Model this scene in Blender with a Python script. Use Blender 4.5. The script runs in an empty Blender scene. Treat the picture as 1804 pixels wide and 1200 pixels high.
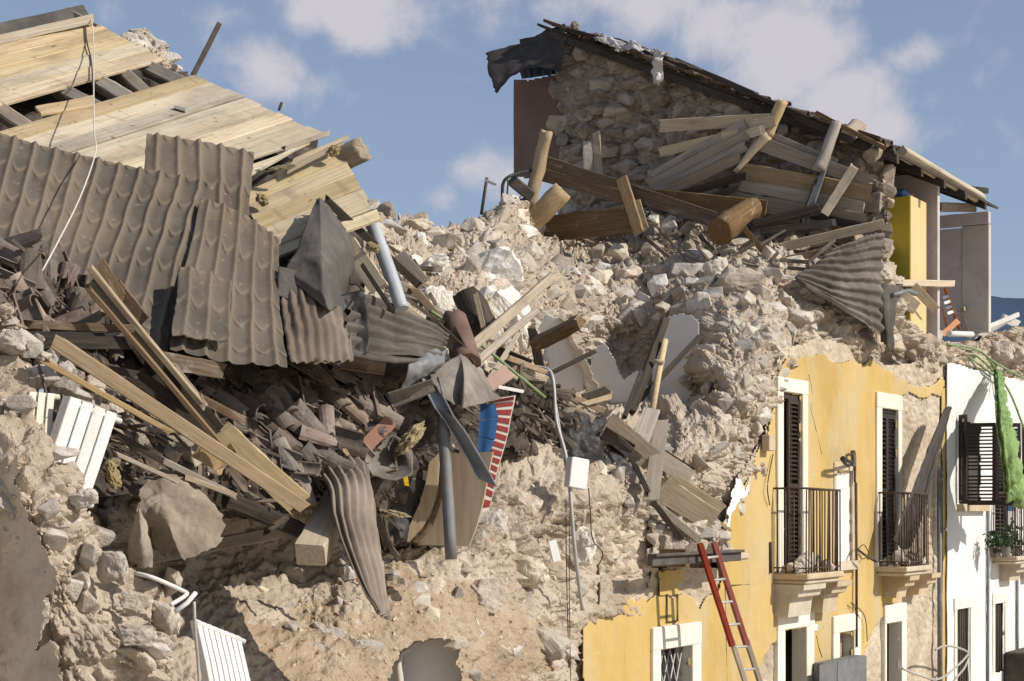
import bpy, bmesh, math, random
import numpy as np
from mathutils import Vector, Matrix
random.seed(7)
RNG = np.random.default_rng(11)
SC = bpy.context.scene
COL = SC.collection
R = math.radians

# ------------------------------------------------------------------ camera
F, CX, HY, CH = 3000.0, 902.0, 896.0, 5.0          # focal length and horizon of the photograph, eye height
cam_d = bpy.data.cameras.new('camera'); cam = bpy.data.objects.new('camera', cam_d); COL.objects.link(cam)
cam.location = (0, 0, CH); cam.rotation_euler = (R(90), 0, 0)
cam_d.sensor_width = 36; cam_d.lens = 36*F/1804; cam_d.shift_y = (HY-600)/1804
cam_d.clip_start = 0.5; cam_d.clip_end = 20000
SC.camera = cam

# ------------------------------------------------------------------ street frame: s along the street, t out of the facade plane
U = np.array([.522, .853, 0.]); U /= np.linalg.norm(U)
N2 = np.array([U[1], -U[0], 0.])
P0 = np.array([.855, 20.05, 0.])
CS, CT = -17.55, 9.74
def ST(s, t, z): return P0+U*s+N2*t+np.array([0, 0, z])
SUN = U*.16+N2*.81+np.array([0, 0, .58]); SUN /= np.linalg.norm(SUN)

# ------------------------------------------------------------------ world, sun, exposure
w = bpy.data.worlds.new('World'); SC.world = w; w.use_nodes = True
nt = w.node_tree; nt.nodes.clear()
def nd(t, typ, **k):
    n = t.nodes.new(typ)
    for a, b in k.items(): setattr(n, a, b)
    return n
out = nd(nt, 'ShaderNodeOutputWorld'); bg = nd(nt, 'ShaderNodeBackground'); sky = nd(nt, 'ShaderNodeTexSky')
sky.sky_type = 'NISHITA'; sky.sun_disc = False
sky.sun_elevation = math.asin(SUN[2]); sky.sun_rotation = math.atan2(SUN[0], SUN[1])
sky.altitude = 700; sky.air_density = 1.0; sky.dust_density = 1.6; sky.ozone_density = 2.0
SKY_STRENGTH = .13
bg.inputs['Strength'].default_value = SKY_STRENGTH
tc = nd(nt, 'ShaderNodeTexCoord')
def mth(op, a, b=None, c=None, t=nt):
    n = nd(t, 'ShaderNodeMath', operation=op)
    for i, v in enumerate((a, b, c)):
        if v is None: continue
        if hasattr(v, 'links'): t.links.new(v, n.inputs[i])
        else: n.inputs[i].default_value = v
    return n.outputs[0]
nz = nd(nt, 'ShaderNodeTexNoise'); nz.inputs['Scale'].default_value = 9.0; nz.inputs['Detail'].default_value = 9; nz.inputs['Roughness'].default_value = .58
nz.inputs['Distortion'].default_value = .25
nz2 = nd(nt, 'ShaderNodeTexNoise'); nz2.inputs['Scale'].default_value = 4.0; nz2.inputs['Detail'].default_value = 5
nt.links.new(tc.outputs['Generated'], nz.inputs['Vector']); nt.links.new(tc.outputs['Generated'], nz2.inputs['Vector'])
CLOUDS = [(640,25,70,55,1.),(560,20,60,40,.6),(480,125,55,45,.75),(560,150,60,40,.45),(845,305,75,40,.65),(790,340,40,25,.5),(1080,10,120,30,.55),(1190,20,110,45,.8),(1310,40,130,60,.95),
          (1400,100,95,70,.95),(1480,170,80,60,.9),(1555,225,60,45,.7),(1350,0,120,50,.8),(1612,95,45,28,.6),(1630,180,60,40,.35),(1790,245,60,30,.4),(340,20,120,30,.25),(900,60,200,90,.22)]
acc = None
for (px, py, rx, ry, a) in CLOUDS:
    d = Vector(((px-CX)/F, 1, (HY-py)/F)).normalized()
    sub = nd(nt, 'ShaderNodeVectorMath', operation='SUBTRACT'); nt.links.new(tc.outputs['Generated'], sub.inputs[0]); sub.inputs[1].default_value = d
    mul = nd(nt, 'ShaderNodeVectorMath', operation='MULTIPLY'); nt.links.new(sub.outputs[0], mul.inputs[0]); mul.inputs[1].default_value = (F/rx/1.25, 14, F/ry/1.25)
    ln = nd(nt, 'ShaderNodeVectorMath', operation='LENGTH'); nt.links.new(mul.outputs[0], ln.inputs[0])
    mr = nd(nt, 'ShaderNodeMapRange', interpolation_type='SMOOTHSTEP'); nt.links.new(ln.outputs['Value'], mr.inputs[0])
    mr.inputs[1].default_value = 0.; mr.inputs[2].default_value = 1.75; mr.inputs[3].default_value = a; mr.inputs[4].default_value = 0
    acc = mr.outputs[0] if acc is None else mth('MAXIMUM', acc, mr.outputs[0])
nz.inputs['Scale'].default_value = 26.0
far = mth('MULTIPLY', mth('SUBTRACT', nz2.outputs[0], .45), .55)
dens = mth('ADD', mth('ADD', mth('MULTIPLY', acc, .78), mth('MULTIPLY', mth('SUBTRACT', nz.outputs[0], .5), 1.25)), far)
cm = nd(nt, 'ShaderNodeMapRange', interpolation_type='SMOOTHSTEP'); nt.links.new(dens, cm.inputs[0])
cm.inputs[1].default_value = .16; cm.inputs[2].default_value = .66; cm.inputs[3].default_value = .0; cm.inputs[4].default_value = .86
veil = nd(nt, 'ShaderNodeMix', data_type='RGBA'); veil.inputs[0].default_value = .42
nt.links.new(sky.outputs[0], veil.inputs[6]); veil.inputs[7].default_value = (2.5, 2.8, 3.7, 1)
mix = nd(nt, 'ShaderNodeMix', data_type='RGBA'); nt.links.new(cm.outputs[0], mix.inputs[0])
nt.links.new(veil.outputs[2], mix.inputs[6]); mix.inputs[7].default_value = (5.2, 4.9, 5.2, 1)
nt.links.new(mix.outputs[2], bg.inputs['Color']); nt.links.new(bg.outputs[0], out.inputs[0])
sl = bpy.data.lights.new('sun', 'SUN'); so = bpy.data.objects.new('sun', sl); COL.objects.link(so)
sl.energy = 4.9; sl.angle = R(.5); sl.color = (1, .94, .85)
so.rotation_euler = Vector(SUN).to_track_quat('Z', 'Y').to_euler(); so.location = (20, 0, 40)
SC.view_settings.view_transform = 'Standard'; SC.view_settings.look = 'None'; SC.view_settings.gamma = 1
SC.view_settings.exposure = -.04; SC.view_settings.use_curve_mapping = False
SC.cycles.max_bounces = 5; SC.cycles.diffuse_bounces = 4

# ------------------------------------------------------------------ projection helpers
def W(px, py, d):
    return np.array([(px-CX)/F*d, d, CH+(HY-py)/F*d])
def dT(px, t):
    dx = (px-CX)/F; return (t-CT)/(U[1]*dx-U[0])
def dS(px, s):
    dx = (px-CX)/F; return (s-CS)/(U[0]*dx+U[1])
def fz(px, py, t=0.):                                   # pixel -> (s, z) on the plane t
    d = dT(px, t); dx = (px-CX)/F
    return CS+d*(dx*U[0]+U[1]), CH+(HY-py)/F*d
def pix(P):
    P = np.asarray(P); return CX+F*P[..., 0]/P[..., 1], HY-F*(P[..., 2]-CH)/P[..., 1]

# ------------------------------------------------------------------ noise (numpy)
def _h(ix, iy, iz, seed):
    h = (ix.astype(np.int64)*374761393+iy.astype(np.int64)*668265263+iz.astype(np.int64)*2147483647+seed*1274126177) & 0xffffffff
    h = ((h ^ (h >> 13))*1274126177) & 0xffffffff
    h = ((h ^ (h >> 16))*2246822519) & 0xffffffff
    return ((h ^ (h >> 15)) & 0xffffff)/float(0xffffff)
def vn(P, seed=0):
    P = np.asarray(P, float); I = np.floor(P).astype(np.int64); f = P-I; f = f*f*(3-2*f)
    x, y, z = I[..., 0], I[..., 1], I[..., 2]; r = 0
    for a in (0, 1):
        for b in (0, 1):
            for c in (0, 1):
                wgt = (f[..., 0] if a else 1-f[..., 0])*(f[..., 1] if b else 1-f[..., 1])*(f[..., 2] if c else 1-f[..., 2])
                r = r+wgt*_h(x+a, y+b, z+c, seed)
    return r*2-1
def fbm(P, o=4, seed=0):
    r = 0; a = 1.
    for k in range(o): r = r+a*vn(P*2**k, seed+k); a *= .5
    return r
def worley(P, seed=0):
    I = np.floor(P).astype(np.int64); f1 = np.full(P.shape[:-1], 9.); f2 = f1.copy(); idv = np.zeros(P.shape[:-1])
    for a in (-1, 0, 1):
        for b in (-1, 0, 1):
            for c in (-1, 0, 1):
                J = I+np.array([a, b, c]); x, y, z = J[..., 0], J[..., 1], J[..., 2]
                q = J+.5+.8*(np.stack([_h(x, y, z, seed), _h(x, y, z, seed+1), _h(x, y, z, seed+2)], -1)-.5)
                d = np.linalg.norm(P-q, axis=-1); hid = _h(x, y, z, seed+3)
                n = d < f1; f2 = np.where(n, f1, np.minimum(f2, d)); idv = np.where(n, hid, idv); f1 = np.where(n, d, f1)
    return f1, f2, idv
def inpoly(X, Y, poly):
    X = np.asarray(X, float); Y = np.asarray(Y, float); c = np.zeros(X.shape, bool); n = len(poly); j = n-1
    for i in range(n):
        xi, yi = poly[i]; xj, yj = poly[j]
        if yi != yj: c ^= ((yi > Y) != (yj > Y)) & (X < (xj-xi)*(Y-yi)/(yj-yi)+xi)
        j = i
    return c
class TPS:
    def __init__(s, pts, lam=1e-5):
        a = np.array(pts, float); s.x = a[:, :2]/1000.; n = len(a); K = s.k(s.x, s.x)+lam*np.eye(n); Pm = np.c_[np.ones(n), s.x]
        A = np.zeros((n+3, n+3)); A[:n, :n] = K; A[:n, n:] = Pm; A[n:, :n] = Pm.T
        s.w = np.linalg.solve(A, np.r_[a[:, 2], 0, 0, 0])
    def k(s, a, b):
        d = np.sqrt(((a[:, None]-b[None])**2).sum(-1)); return d                        # biharmonic-like, calm between points
    def __call__(s, px, py):
        px = np.asarray(px, float); sh = px.shape; q = np.c_[px.ravel(), np.asarray(py, float).ravel()]/1000.
        return (s.k(q, s.x)@s.w[:-3]+s.w[-3]+q@s.w[-2:]).reshape(sh)

# ------------------------------------------------------------------ objects
def tag(o, label=None, cat=None, group=None, kind=None):
    if label: o['label'] = label
    if cat: o['category'] = cat; o['kind'] = 'thing'
    if group: o['group'] = group
    if kind: o['kind'] = kind
    return o
def link(name, me, parent=None, M=None):
    o = bpy.data.objects.new(name, me); COL.objects.link(o)
    if M is not None: o.matrix_world = M
    if parent is not None: adopt(o, parent)
    return o
def adopt(o, parent):
    o.parent = parent; T = Matrix(); p = parent
    while p is not None:
        T = p.matrix_basis @ T if p.parent is None else p.matrix_parent_inverse @ p.matrix_basis @ T
        p = p.parent
    o.matrix_parent_inverse = T.inverted()
def empty(name, loc, label, cat, group=None):
    o = bpy.data.objects.new(name, None); COL.objects.link(o); o.location = Vector(loc); return tag(o, label, cat, group)
def mesh(name, V, Fc, mat=None, smooth=False):
    me = bpy.data.meshes.new(name); me.from_pydata([tuple(v) for v in V], [], [tuple(f) for f in Fc]); me.validate(); me.update()
    if mat: me.materials.append(mat)
    if smooth: me.polygons.foreach_set('use_smooth', [True]*len(me.polygons))
    return me
def mesh_np(name, V, Q, mat=None, smooth=False):         # Q: (n,k) index array
    me = bpy.data.meshes.new(name); V = np.asarray(V, np.float32); Q = np.asarray(Q, np.int32); n, k = Q.shape
    me.vertices.add(len(V)); me.vertices.foreach_set('co', V.ravel()); me.loops.add(n*k); me.loops.foreach_set('vertex_index', Q.ravel())
    me.polygons.add(n); me.polygons.foreach_set('loop_start', np.arange(n, dtype=np.int32)*k); me.polygons.foreach_set('loop_total', np.full(n, k, np.int32))
    me.polygons.foreach_set('use_smooth', np.full(n, smooth)); me.update(calc_edges=True)
    if mat: me.materials.append(mat)
    return me

# ------------------------------------------------------------------ materials
def ramp(t, fac, stops):
    r = nd(t, 'ShaderNodeValToRGB'); e = r.color_ramp.elements
    while len(e) > len(stops): e.remove(e[-1])
    while len(e) < len(stops): e.new(.5)
    for q, (p, c) in zip(e, stops): q.position = p; q.color = (*c, 1)
    t.links.new(fac, r.inputs[0]); return r.outputs[0]
MATS = {}
def mat(name, stops, scale=3., stretch=(1, 1, 1), rough=.85, var=.25, bump=.4, bscale=30., bstretch=None, spots=None, metal=0., world=False, detail=8., bdist=.02, huevar=0., sat=1., distort=0., spec=.3, voro=None):
    """colour = noise through stops, times a random value per object; fine relief from a second noise; optional stains"""
    m = bpy.data.materials.new(name); m.use_nodes = True; t = m.node_tree; t.nodes.clear(); MATS[name] = m
    o = nd(t, 'ShaderNodeOutputMaterial'); b = nd(t, 'ShaderNodeBsdfPrincipled'); t.links.new(b.outputs[0], o.inputs[0])
    b.inputs['Roughness'].default_value = rough; b.inputs['Metallic'].default_value = metal; b.inputs['Specular IOR Level'].default_value = spec
    tcn = nd(t, 'ShaderNodeTexCoord'); oi = nd(t, 'ShaderNodeObjectInfo')
    ad = nd(t, 'ShaderNodeVectorMath', operation='MULTIPLY_ADD'); t.links.new(tcn.outputs['Object'], ad.inputs[0]); ad.inputs[1].default_value = (1, 1, 1)
    cmb = nd(t, 'ShaderNodeCombineXYZ'); rm = mth('MULTIPLY', oi.outputs['Random'], 0. if world else 37., t=t)
    for i in range(3): t.links.new(rm, cmb.inputs[i])
    t.links.new(cmb.outputs[0], ad.inputs[2])
    def noise(sc, st, det=detail, rg=.6, dis=0.):
        mp = nd(t, 'ShaderNodeMapping'); mp.inputs['Scale'].default_value = st; t.links.new(ad.outputs[0], mp.inputs[0])
        n = nd(t, 'ShaderNodeTexNoise'); n.inputs['Scale'].default_value = sc; n.inputs['Detail'].default_value = det; n.inputs['Roughness'].default_value = rg; n.inputs['Distortion'].default_value = dis
        t.links.new(mp.outputs[0], n.inputs['Vector']); return n.outputs[0]
    n1 = noise(scale, stretch, dis=distort)
    c = ramp(t, n1, stops)
    for sp in (spots or []):                              # (scale, stretch, lo, hi, colour, amount)
        sc, st, lo, hi, colr, am = sp
        k = nd(t, 'ShaderNodeMapRange', interpolation_type='SMOOTHSTEP'); t.links.new(noise(sc, st, 6., .65), k.inputs[0])
        k.inputs[1].default_value = lo; k.inputs[2].default_value = hi; k.inputs[3].default_value = 0; k.inputs[4].default_value = am
        mx = nd(t, 'ShaderNodeMix', data_type='RGBA'); t.links.new(k.outputs[0], mx.inputs[0]); t.links.new(c, mx.inputs[6]); mx.inputs[7].default_value = (*colr, 1); c = mx.outputs[2]
    if var or huevar:
        hs = nd(t, 'ShaderNodeHueSaturation'); t.links.new(c, hs.inputs['Color'])
        t.links.new(mth('MULTIPLY_ADD', oi.outputs['Random'], 2*var, 1-var, t=t), hs.inputs['Value'])
        r2 = mth('FRACT', mth('MULTIPLY', oi.outputs['Random'], 7.31, t=t), t=t)
        t.links.new(mth('MULTIPLY_ADD', r2, 2*huevar, .5-huevar, t=t), hs.inputs['Hue'])
        r3 = mth('FRACT', mth('MULTIPLY', oi.outputs['Random'], 17.7, t=t), t=t)
        t.links.new(mth('MULTIPLY_ADD', r3, .5, .75*sat, t=t), hs.inputs['Saturation']); c = hs.outputs[0]
    t.links.new(c, b.inputs['Base Color'])
    if bump:
        hgt = noise(bscale, bstretch or stretch, 7., .65)
        if voro:
            v = nd(t, 'ShaderNodeTexVoronoi'); v.inputs['Scale'].default_value = voro; t.links.new(ad.outputs[0], v.inputs['Vector'])
            hgt = mth('ADD', hgt, mth('MULTIPLY', v.outputs['Distance'], -.6, t=t), t=t)
        bp = nd(t, 'ShaderNodeBump'); bp.inputs['Strength'].default_value = bump; bp.inputs['Distance'].default_value = bdist
        t.links.new(hgt, bp.inputs['Height']); t.links.new(bp.outputs[0], b.inputs['Normal'])
    return m
STONE = mat('limestone', [(.25,(.33,.27,.21)),(.45,(.45,.385,.305)),(.6,(.56,.49,.40)),(.8,(.66,.60,.51))], 2.2, var=.24, bump=.6, bscale=11, bdist=.05, huevar=.012, sat=.9, spots=[(7,(1,1,1),.56,.75,(.31,.26,.205),.55),(3,(1,1,1),.6,.7,(.70,.65,.57),.6)])
WHITE_STONE = mat('white_limestone', [(.3,(.52,.46,.38)),(.5,(.72,.67,.58)),(.7,(.80,.76,.69))], 3, var=.07, bump=.7, bscale=9, bdist=.06, spots=[(6,(1,1,1),.58,.72,(.42,.35,.27),.6)])
RUBBLE = mat('rubble_earth', [(.25,(.28,.22,.16)),(.42,(.38,.31,.235)),(.56,(.47,.395,.31)),(.75,(.58,.51,.42))], 1.1, var=0, bump=.8, bscale=9, bdist=.06, world=True, spots=[(.45,(1,1,1),.52,.7,(.31,.235,.17),.6),(5,(1,1,1),.6,.74,(.64,.58,.49),.5)], voro=6)
SAND = mat('sandy_earth', [(.3,(.26,.19,.125)),(.5,(.35,.265,.18)),(.7,(.44,.35,.25))], 1.3, var=0, bump=.8, bscale=11, bdist=.04, world=True, spots=[(7,(1,1,1),.58,.7,(.50,.42,.32),.6),(2,(1,1,1),.58,.7,(.24,.17,.11),.5)])
GREYSTONE = mat('grey_masonry', [(.25,(.19,.15,.115)),(.45,(.31,.25,.195)),(.6,(.40,.335,.265)),(.8,(.50,.43,.35))], 1.5, var=.14, bump=1., bscale=8, bdist=.08, world=True, spots=[(.6,(1,1,1),.55,.7,(.25,.2,.155),.5)], voro=5)
DIRT_SHADE = mat('dirt_and_void_shade', [(.3,(.035,.028,.022)),(.5,(.075,.058,.045)),(.7,(.16,.125,.098))], 2.2, var=0, bump=.7, bscale=14, bdist=.05, world=True)  # heap dirt, darkened for black voids; also carries the attic backing's shade
WOODP = mat('pale_wood', [(.3,(0.42, 0.32, 0.19)),(.5,(0.52, 0.41, 0.255)),(.7,(0.6, 0.49, 0.32))], 3.2, (.35,14,14), var=0.14, bump=.4, bscale=6, bstretch=(1,40,40), rough=.8, huevar=.006, sat=.95, spots=[(5,(.8,1.5,1.5),.56,.7,(.40,.345,.275),.55),(1.6,(.7,1.6,1.6),.52,.75,(0.252,0.192,0.114),.55),(10,(.7,2,2),.68,.74,(0.147,0.096,0.057),.8)])
DECKW = mat('new_deck_wood', [(.3,(.39,.30,.175)),(.5,(.50,.40,.25)),(.7,(.58,.48,.32))], 3.2, (.35,14,14), var=.2, bump=.4, bscale=6, bstretch=(1,40,40), rough=.85, huevar=.006, sat=.9, spots=[(1.0,(.6,1.8,1.8),.46,.7,(.26,.195,.125),.75),(2.4,(3.2,.4,.4),.54,.68,(.25,.19,.135),.5),(3,(.25,3,3),.55,.72,(.22,.155,.095),.6),(7,(.7,2,2),.62,.7,(.09,.06,.035),.9)])
WOODT = mat('tan_wood', [(.3,(0.25, 0.175, 0.1)),(.5,(0.34, 0.25, 0.15)),(.7,(0.42, 0.32, 0.2))], 3.2, (.35,14,14), var=0.2, bump=.4, bscale=6, bstretch=(1,40,40), rough=.8, huevar=.006, sat=.95, spots=[(5,(.8,1.5,1.5),.56,.7,(.40,.345,.275),.55),(1.6,(.7,1.6,1.6),.52,.75,(0.150,0.105,0.060),.55),(10,(.7,2,2),.68,.74,(0.087,0.052,0.030),.8)])
WOODG = mat('weathered_wood', [(.3,(0.24, 0.195, 0.145)),(.5,(0.33, 0.275, 0.21)),(.7,(0.42, 0.36, 0.285))], 3.2, (.35,14,14), var=0.2, bump=.4, bscale=6, bstretch=(1,40,40), rough=.8, huevar=.006, spots=[(5,(.8,1.5,1.5),.56,.7,(.40,.345,.275),.55),(1.6,(.7,1.6,1.6),.52,.75,(0.144,0.117,0.087),.55),(10,(.7,2,2),.68,.74,(0.084,0.058,0.043),.8)])
WOODB = mat('brown_wood', [(.3,(0.1, 0.062, 0.034)),(.5,(0.16, 0.105, 0.06)),(.7,(0.23, 0.16, 0.095))], 3.2, (.35,14,14), var=0.2, bump=.4, bscale=6, bstretch=(1,40,40), rough=.8, huevar=.006, sat=1.05, spots=[(5,(.8,1.5,1.5),.56,.7,(.40,.345,.275),.55),(1.6,(.7,1.6,1.6),.52,.75,(0.060,0.037,0.020),.55),(10,(.7,2,2),.68,.74,(0.035,0.019,0.010),.8)])
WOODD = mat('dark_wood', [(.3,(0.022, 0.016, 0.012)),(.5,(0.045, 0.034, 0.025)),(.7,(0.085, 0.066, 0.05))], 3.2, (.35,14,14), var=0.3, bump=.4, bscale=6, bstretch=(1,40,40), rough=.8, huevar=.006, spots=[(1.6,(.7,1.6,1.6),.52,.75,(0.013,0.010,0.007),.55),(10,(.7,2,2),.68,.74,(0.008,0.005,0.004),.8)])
TILEM = mat('terracotta_tile', [(.25,(.088,.064,.05)),(.45,(.155,.115,.09)),(.6,(.215,.165,.13)),(.8,(.29,.235,.19))], 4, var=.5, bump=.5, bscale=22, bdist=.018, huevar=.012, sat=.85, spots=[(5,(1,1,1),.52,.7,(.30,.255,.21),.65),(9,(1,1,1),.58,.7,(.05,.04,.033),.7)])
SHEETM = mat('fibre_sheet', [(.3,(.068,.056,.045)),(.5,(.102,.084,.067)),(.7,(.145,.12,.096))], 1.5, var=.1, bump=.4, bscale=40, bdist=.008, rough=.88, spots=[(1.2,(1,1,1),.5,.7,(.175,.13,.09),.65),(16,(1,1,1),.6,.7,(.29,.235,.18),.6),(4,(1,1,1),.54,.7,(.045,.037,.03),.65),(9,(1,1,1),.62,.7,(.22,.18,.13),.6)])
CORR = mat('rusty_corrugated', [(.3,(.12,.09,.066)),(.5,(.19,.148,.112)),(.7,(.27,.215,.168))], 2., (1,1,1), var=.15, bump=.25, bscale=30, bdist=.006, rough=.8, spots=[(2.5,(1,1,1),.52,.72,(.13,.085,.055),.6)])
FELT = mat('dark_felt', [(.3,(.055,.047,.040)),(.5,(.083,.072,.062)),(.7,(.125,.11,.096))], 2.5, var=.12, bump=.4, bscale=45, bdist=.006, rough=.85, spots=[(2,(1,1,1),.55,.72,(.19,.16,.13),.5),(12,(1,1,1),.62,.72,(.17,.145,.12),.4)])
BLACK = mat('black_film', [(.3,(.018,.017,.016)),(.7,(.045,.042,.038))], 4, var=.2, bump=.3, bscale=12, rough=.55)
MEMB = mat('dusty_membrane', [(.3,(.13,.105,.082)),(.5,(.21,.175,.14)),(.7,(.31,.265,.215))], 2.5, var=.08, bump=.8, bscale=26, bdist=.02, rough=.95, spots=[(1.5,(1,1,1),.5,.7,(.10,.083,.066),.7),(7,(1,1,1),.58,.7,(.36,.31,.25),.5)])
PVC = mat('grey_pvc', [(.3,(.34,.36,.39)),(.7,(.44,.465,.49))], 4, var=.04, bump=.08, bscale=40, rough=.45, spots=[(3,(1,1,1),.58,.72,(.36,.32,.27),.5)])
ZINC = mat('zinc', [(.3,(.12,.125,.13)),(.7,(.20,.205,.21))], 5, var=.1, bump=.15, bscale=30, rough=.6, metal=.12, spots=[(3,(1,1,1),.5,.7,(.22,.195,.165),.6)])
WHITEP = mat('white_enamel', [(.3,(.62,.61,.58)),(.7,(.70,.69,.66))], 6, var=.03, bump=.12, bscale=40, rough=.5, spots=[(6,(1,1,1),.56,.72,(.44,.38,.30),.6),(2,(1,1,1),.5,.7,(.56,.51,.44),.6),(20,(1,1,1),.64,.7,(.28,.21,.15),.6)])
IVORY = mat('ivory_enamel', [(.3,(.50,.46,.36)),(.7,(.58,.54,.44))], 6, var=.03, bump=.05, bscale=60, rough=.5, spots=[(5,(1,1,1),.56,.72,(.38,.31,.23),.5)])
PLASTG = mat('grey_plaster', [(.3,(.42,.38,.34)),(.5,(.50,.46,.42)),(.7,(.56,.52,.475))], 1.2, var=.05, bump=.2, bscale=14, bdist=.01, world=True, spots=[(3,(1,1,1),.6,.72,(.36,.31,.26),.5)])
PLASTW = mat('white_plaster', [(.3,(.60,.575,.54)),(.7,(.70,.68,.65))], 1.2, var=.04, bump=.15, bscale=14, bdist=.01, world=True, spots=[(2,(1,1,1),.58,.72,(.50,.44,.37),.5)])
PLASTO = mat('old_plaster', [(.3,(.50,.395,.285)),(.5,(.62,.505,.375)),(.7,(.71,.60,.46))], 1.6, var=0, bump=1., bscale=7, bdist=.05, world=True, spots=[(2.5,(1,1,1),.52,.7,(.40,.31,.22),.7),(1,(1,1,1),.52,.7,(.70,.61,.49),.6),(12,(1,1,1),.6,.7,(.28,.21,.15),.8)])
YELLOW = mat('ochre_plaster', [(.28,(.40,.265,.08)),(.5,(.49,.335,.108)),(.72,(.55,.40,.17))], .7, (1,1,.45), var=0, bump=.3, bscale=12, bdist=.015, world=True, spots=[(1.1,(1,1,.35),.46,.66,(.46,.375,.22),.85),(.8,(1,1,.6),.55,.68,(.38,.27,.12),.6),(4,(1.5,1.5,.22),.56,.75,(.37,.23,.075),.5),(2.2,(1,1,.5),.57,.7,(.42,.35,.25),.55),(.5,(1,1,.6),.5,.7,(.55,.43,.22),.5),(14,(1,1,1),.63,.72,(.52,.45,.33),.75),(7,(2.5,2.5,.12),.6,.75,(.38,.28,.13),.45)])
BARE = mat('bare_render', [(.3,(.38,.30,.215)),(.5,(.50,.41,.305)),(.7,(.60,.51,.39))], 1.6, var=0, bump=.9, bscale=9, bdist=.05, world=True, spots=[(5,(1,1,1),.58,.7,(.30,.225,.155),.6),(3,(1,1,1),.6,.7,(.68,.62,.52),.5)], voro=5)
WHITEW = mat('whitewash', [(.3,(.62,.61,.59)),(.7,(.70,.69,.67))], .8, var=0, bump=.2, bscale=12, bdist=.012, world=True, spots=[(1.2,(1.5,1.5,.2),.55,.75,(.50,.45,.385),.6),(.5,(1,1,.5),.56,.72,(.58,.535,.47),.6),(9,(1,1,1),.66,.73,(.42,.36,.29),.6)])
TRIMW = mat('stone_trim', [(.3,(.66,.61,.50)),(.7,(.76,.71,.61))], 2.5, var=.03, bump=.2, bscale=20, bdist=.01, spots=[(4,(1,1,.5),.6,.75,(.55,.45,.31),.5)])
CORBEL = mat('corbel_stone', [(.3,(.42,.34,.235)),(.7,(.56,.47,.345))], 3, var=.05, bump=.4, bscale=14, bdist=.02, spots=[(4,(1,1,.6),.56,.72,(.32,.24,.16),.6)])
SHUT = mat('brown_shutter_paint', [(.3,(.028,.018,.015)),(.7,(.05,.034,.028))], 4, var=.15, bump=.1, bscale=30, rough=.55, spots=[(4,(1,1,.4),.6,.75,(.10,.075,.06),.4)])
IRON = mat('rusted_iron', [(.3,(.045,.028,.020)),(.7,(.10,.065,.045))], 8, var=.15, bump=.2, bscale=50, rough=.7)
DARKIN = mat('unlit_interior', [(.3,(.05,.043,.038)),(.7,(.09,.08,.07))], 2, var=0, bump=0)  # for dark sheets behind the openings; the rooms' shade is in this colour
RED = mat('red_paint', [(.3,(.17,.038,.026)),(.7,(.25,.058,.04))], 5, var=.05, bump=.15, bscale=30, rough=.75, spots=[(6,(1,1,1),.54,.7,(.13,.06,.04),.7),(25,(1,1,1),.62,.7,(.32,.27,.22),.7)])
STEEL = mat('bare_steel', [(.3,(.36,.34,.31)),(.7,(.48,.46,.43))], 5, var=.08, bump=.1, bscale=30, rough=.5, metal=.2)
INSUL = mat('yellow_insulation', [(.3,(.38,.29,.14)),(.5,(.50,.40,.22)),(.7,(.60,.51,.32))], 9, var=.1, bump=.9, bscale=22, bdist=.04)
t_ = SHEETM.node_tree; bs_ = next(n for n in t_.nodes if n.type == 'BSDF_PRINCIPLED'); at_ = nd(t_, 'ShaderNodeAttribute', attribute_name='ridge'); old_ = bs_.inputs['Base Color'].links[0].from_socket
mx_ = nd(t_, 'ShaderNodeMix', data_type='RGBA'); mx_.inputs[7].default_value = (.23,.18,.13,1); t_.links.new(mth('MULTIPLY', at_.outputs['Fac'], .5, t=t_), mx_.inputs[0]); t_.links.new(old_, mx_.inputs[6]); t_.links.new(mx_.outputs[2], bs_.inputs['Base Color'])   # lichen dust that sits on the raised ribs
def flat(name, c, rough=.6, **k):
    a = tuple(x*.88 for x in c); return mat(name, [(.3, a), (.7, c)], 5, rough=rough, var=0, bump=.08, **k)
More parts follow.
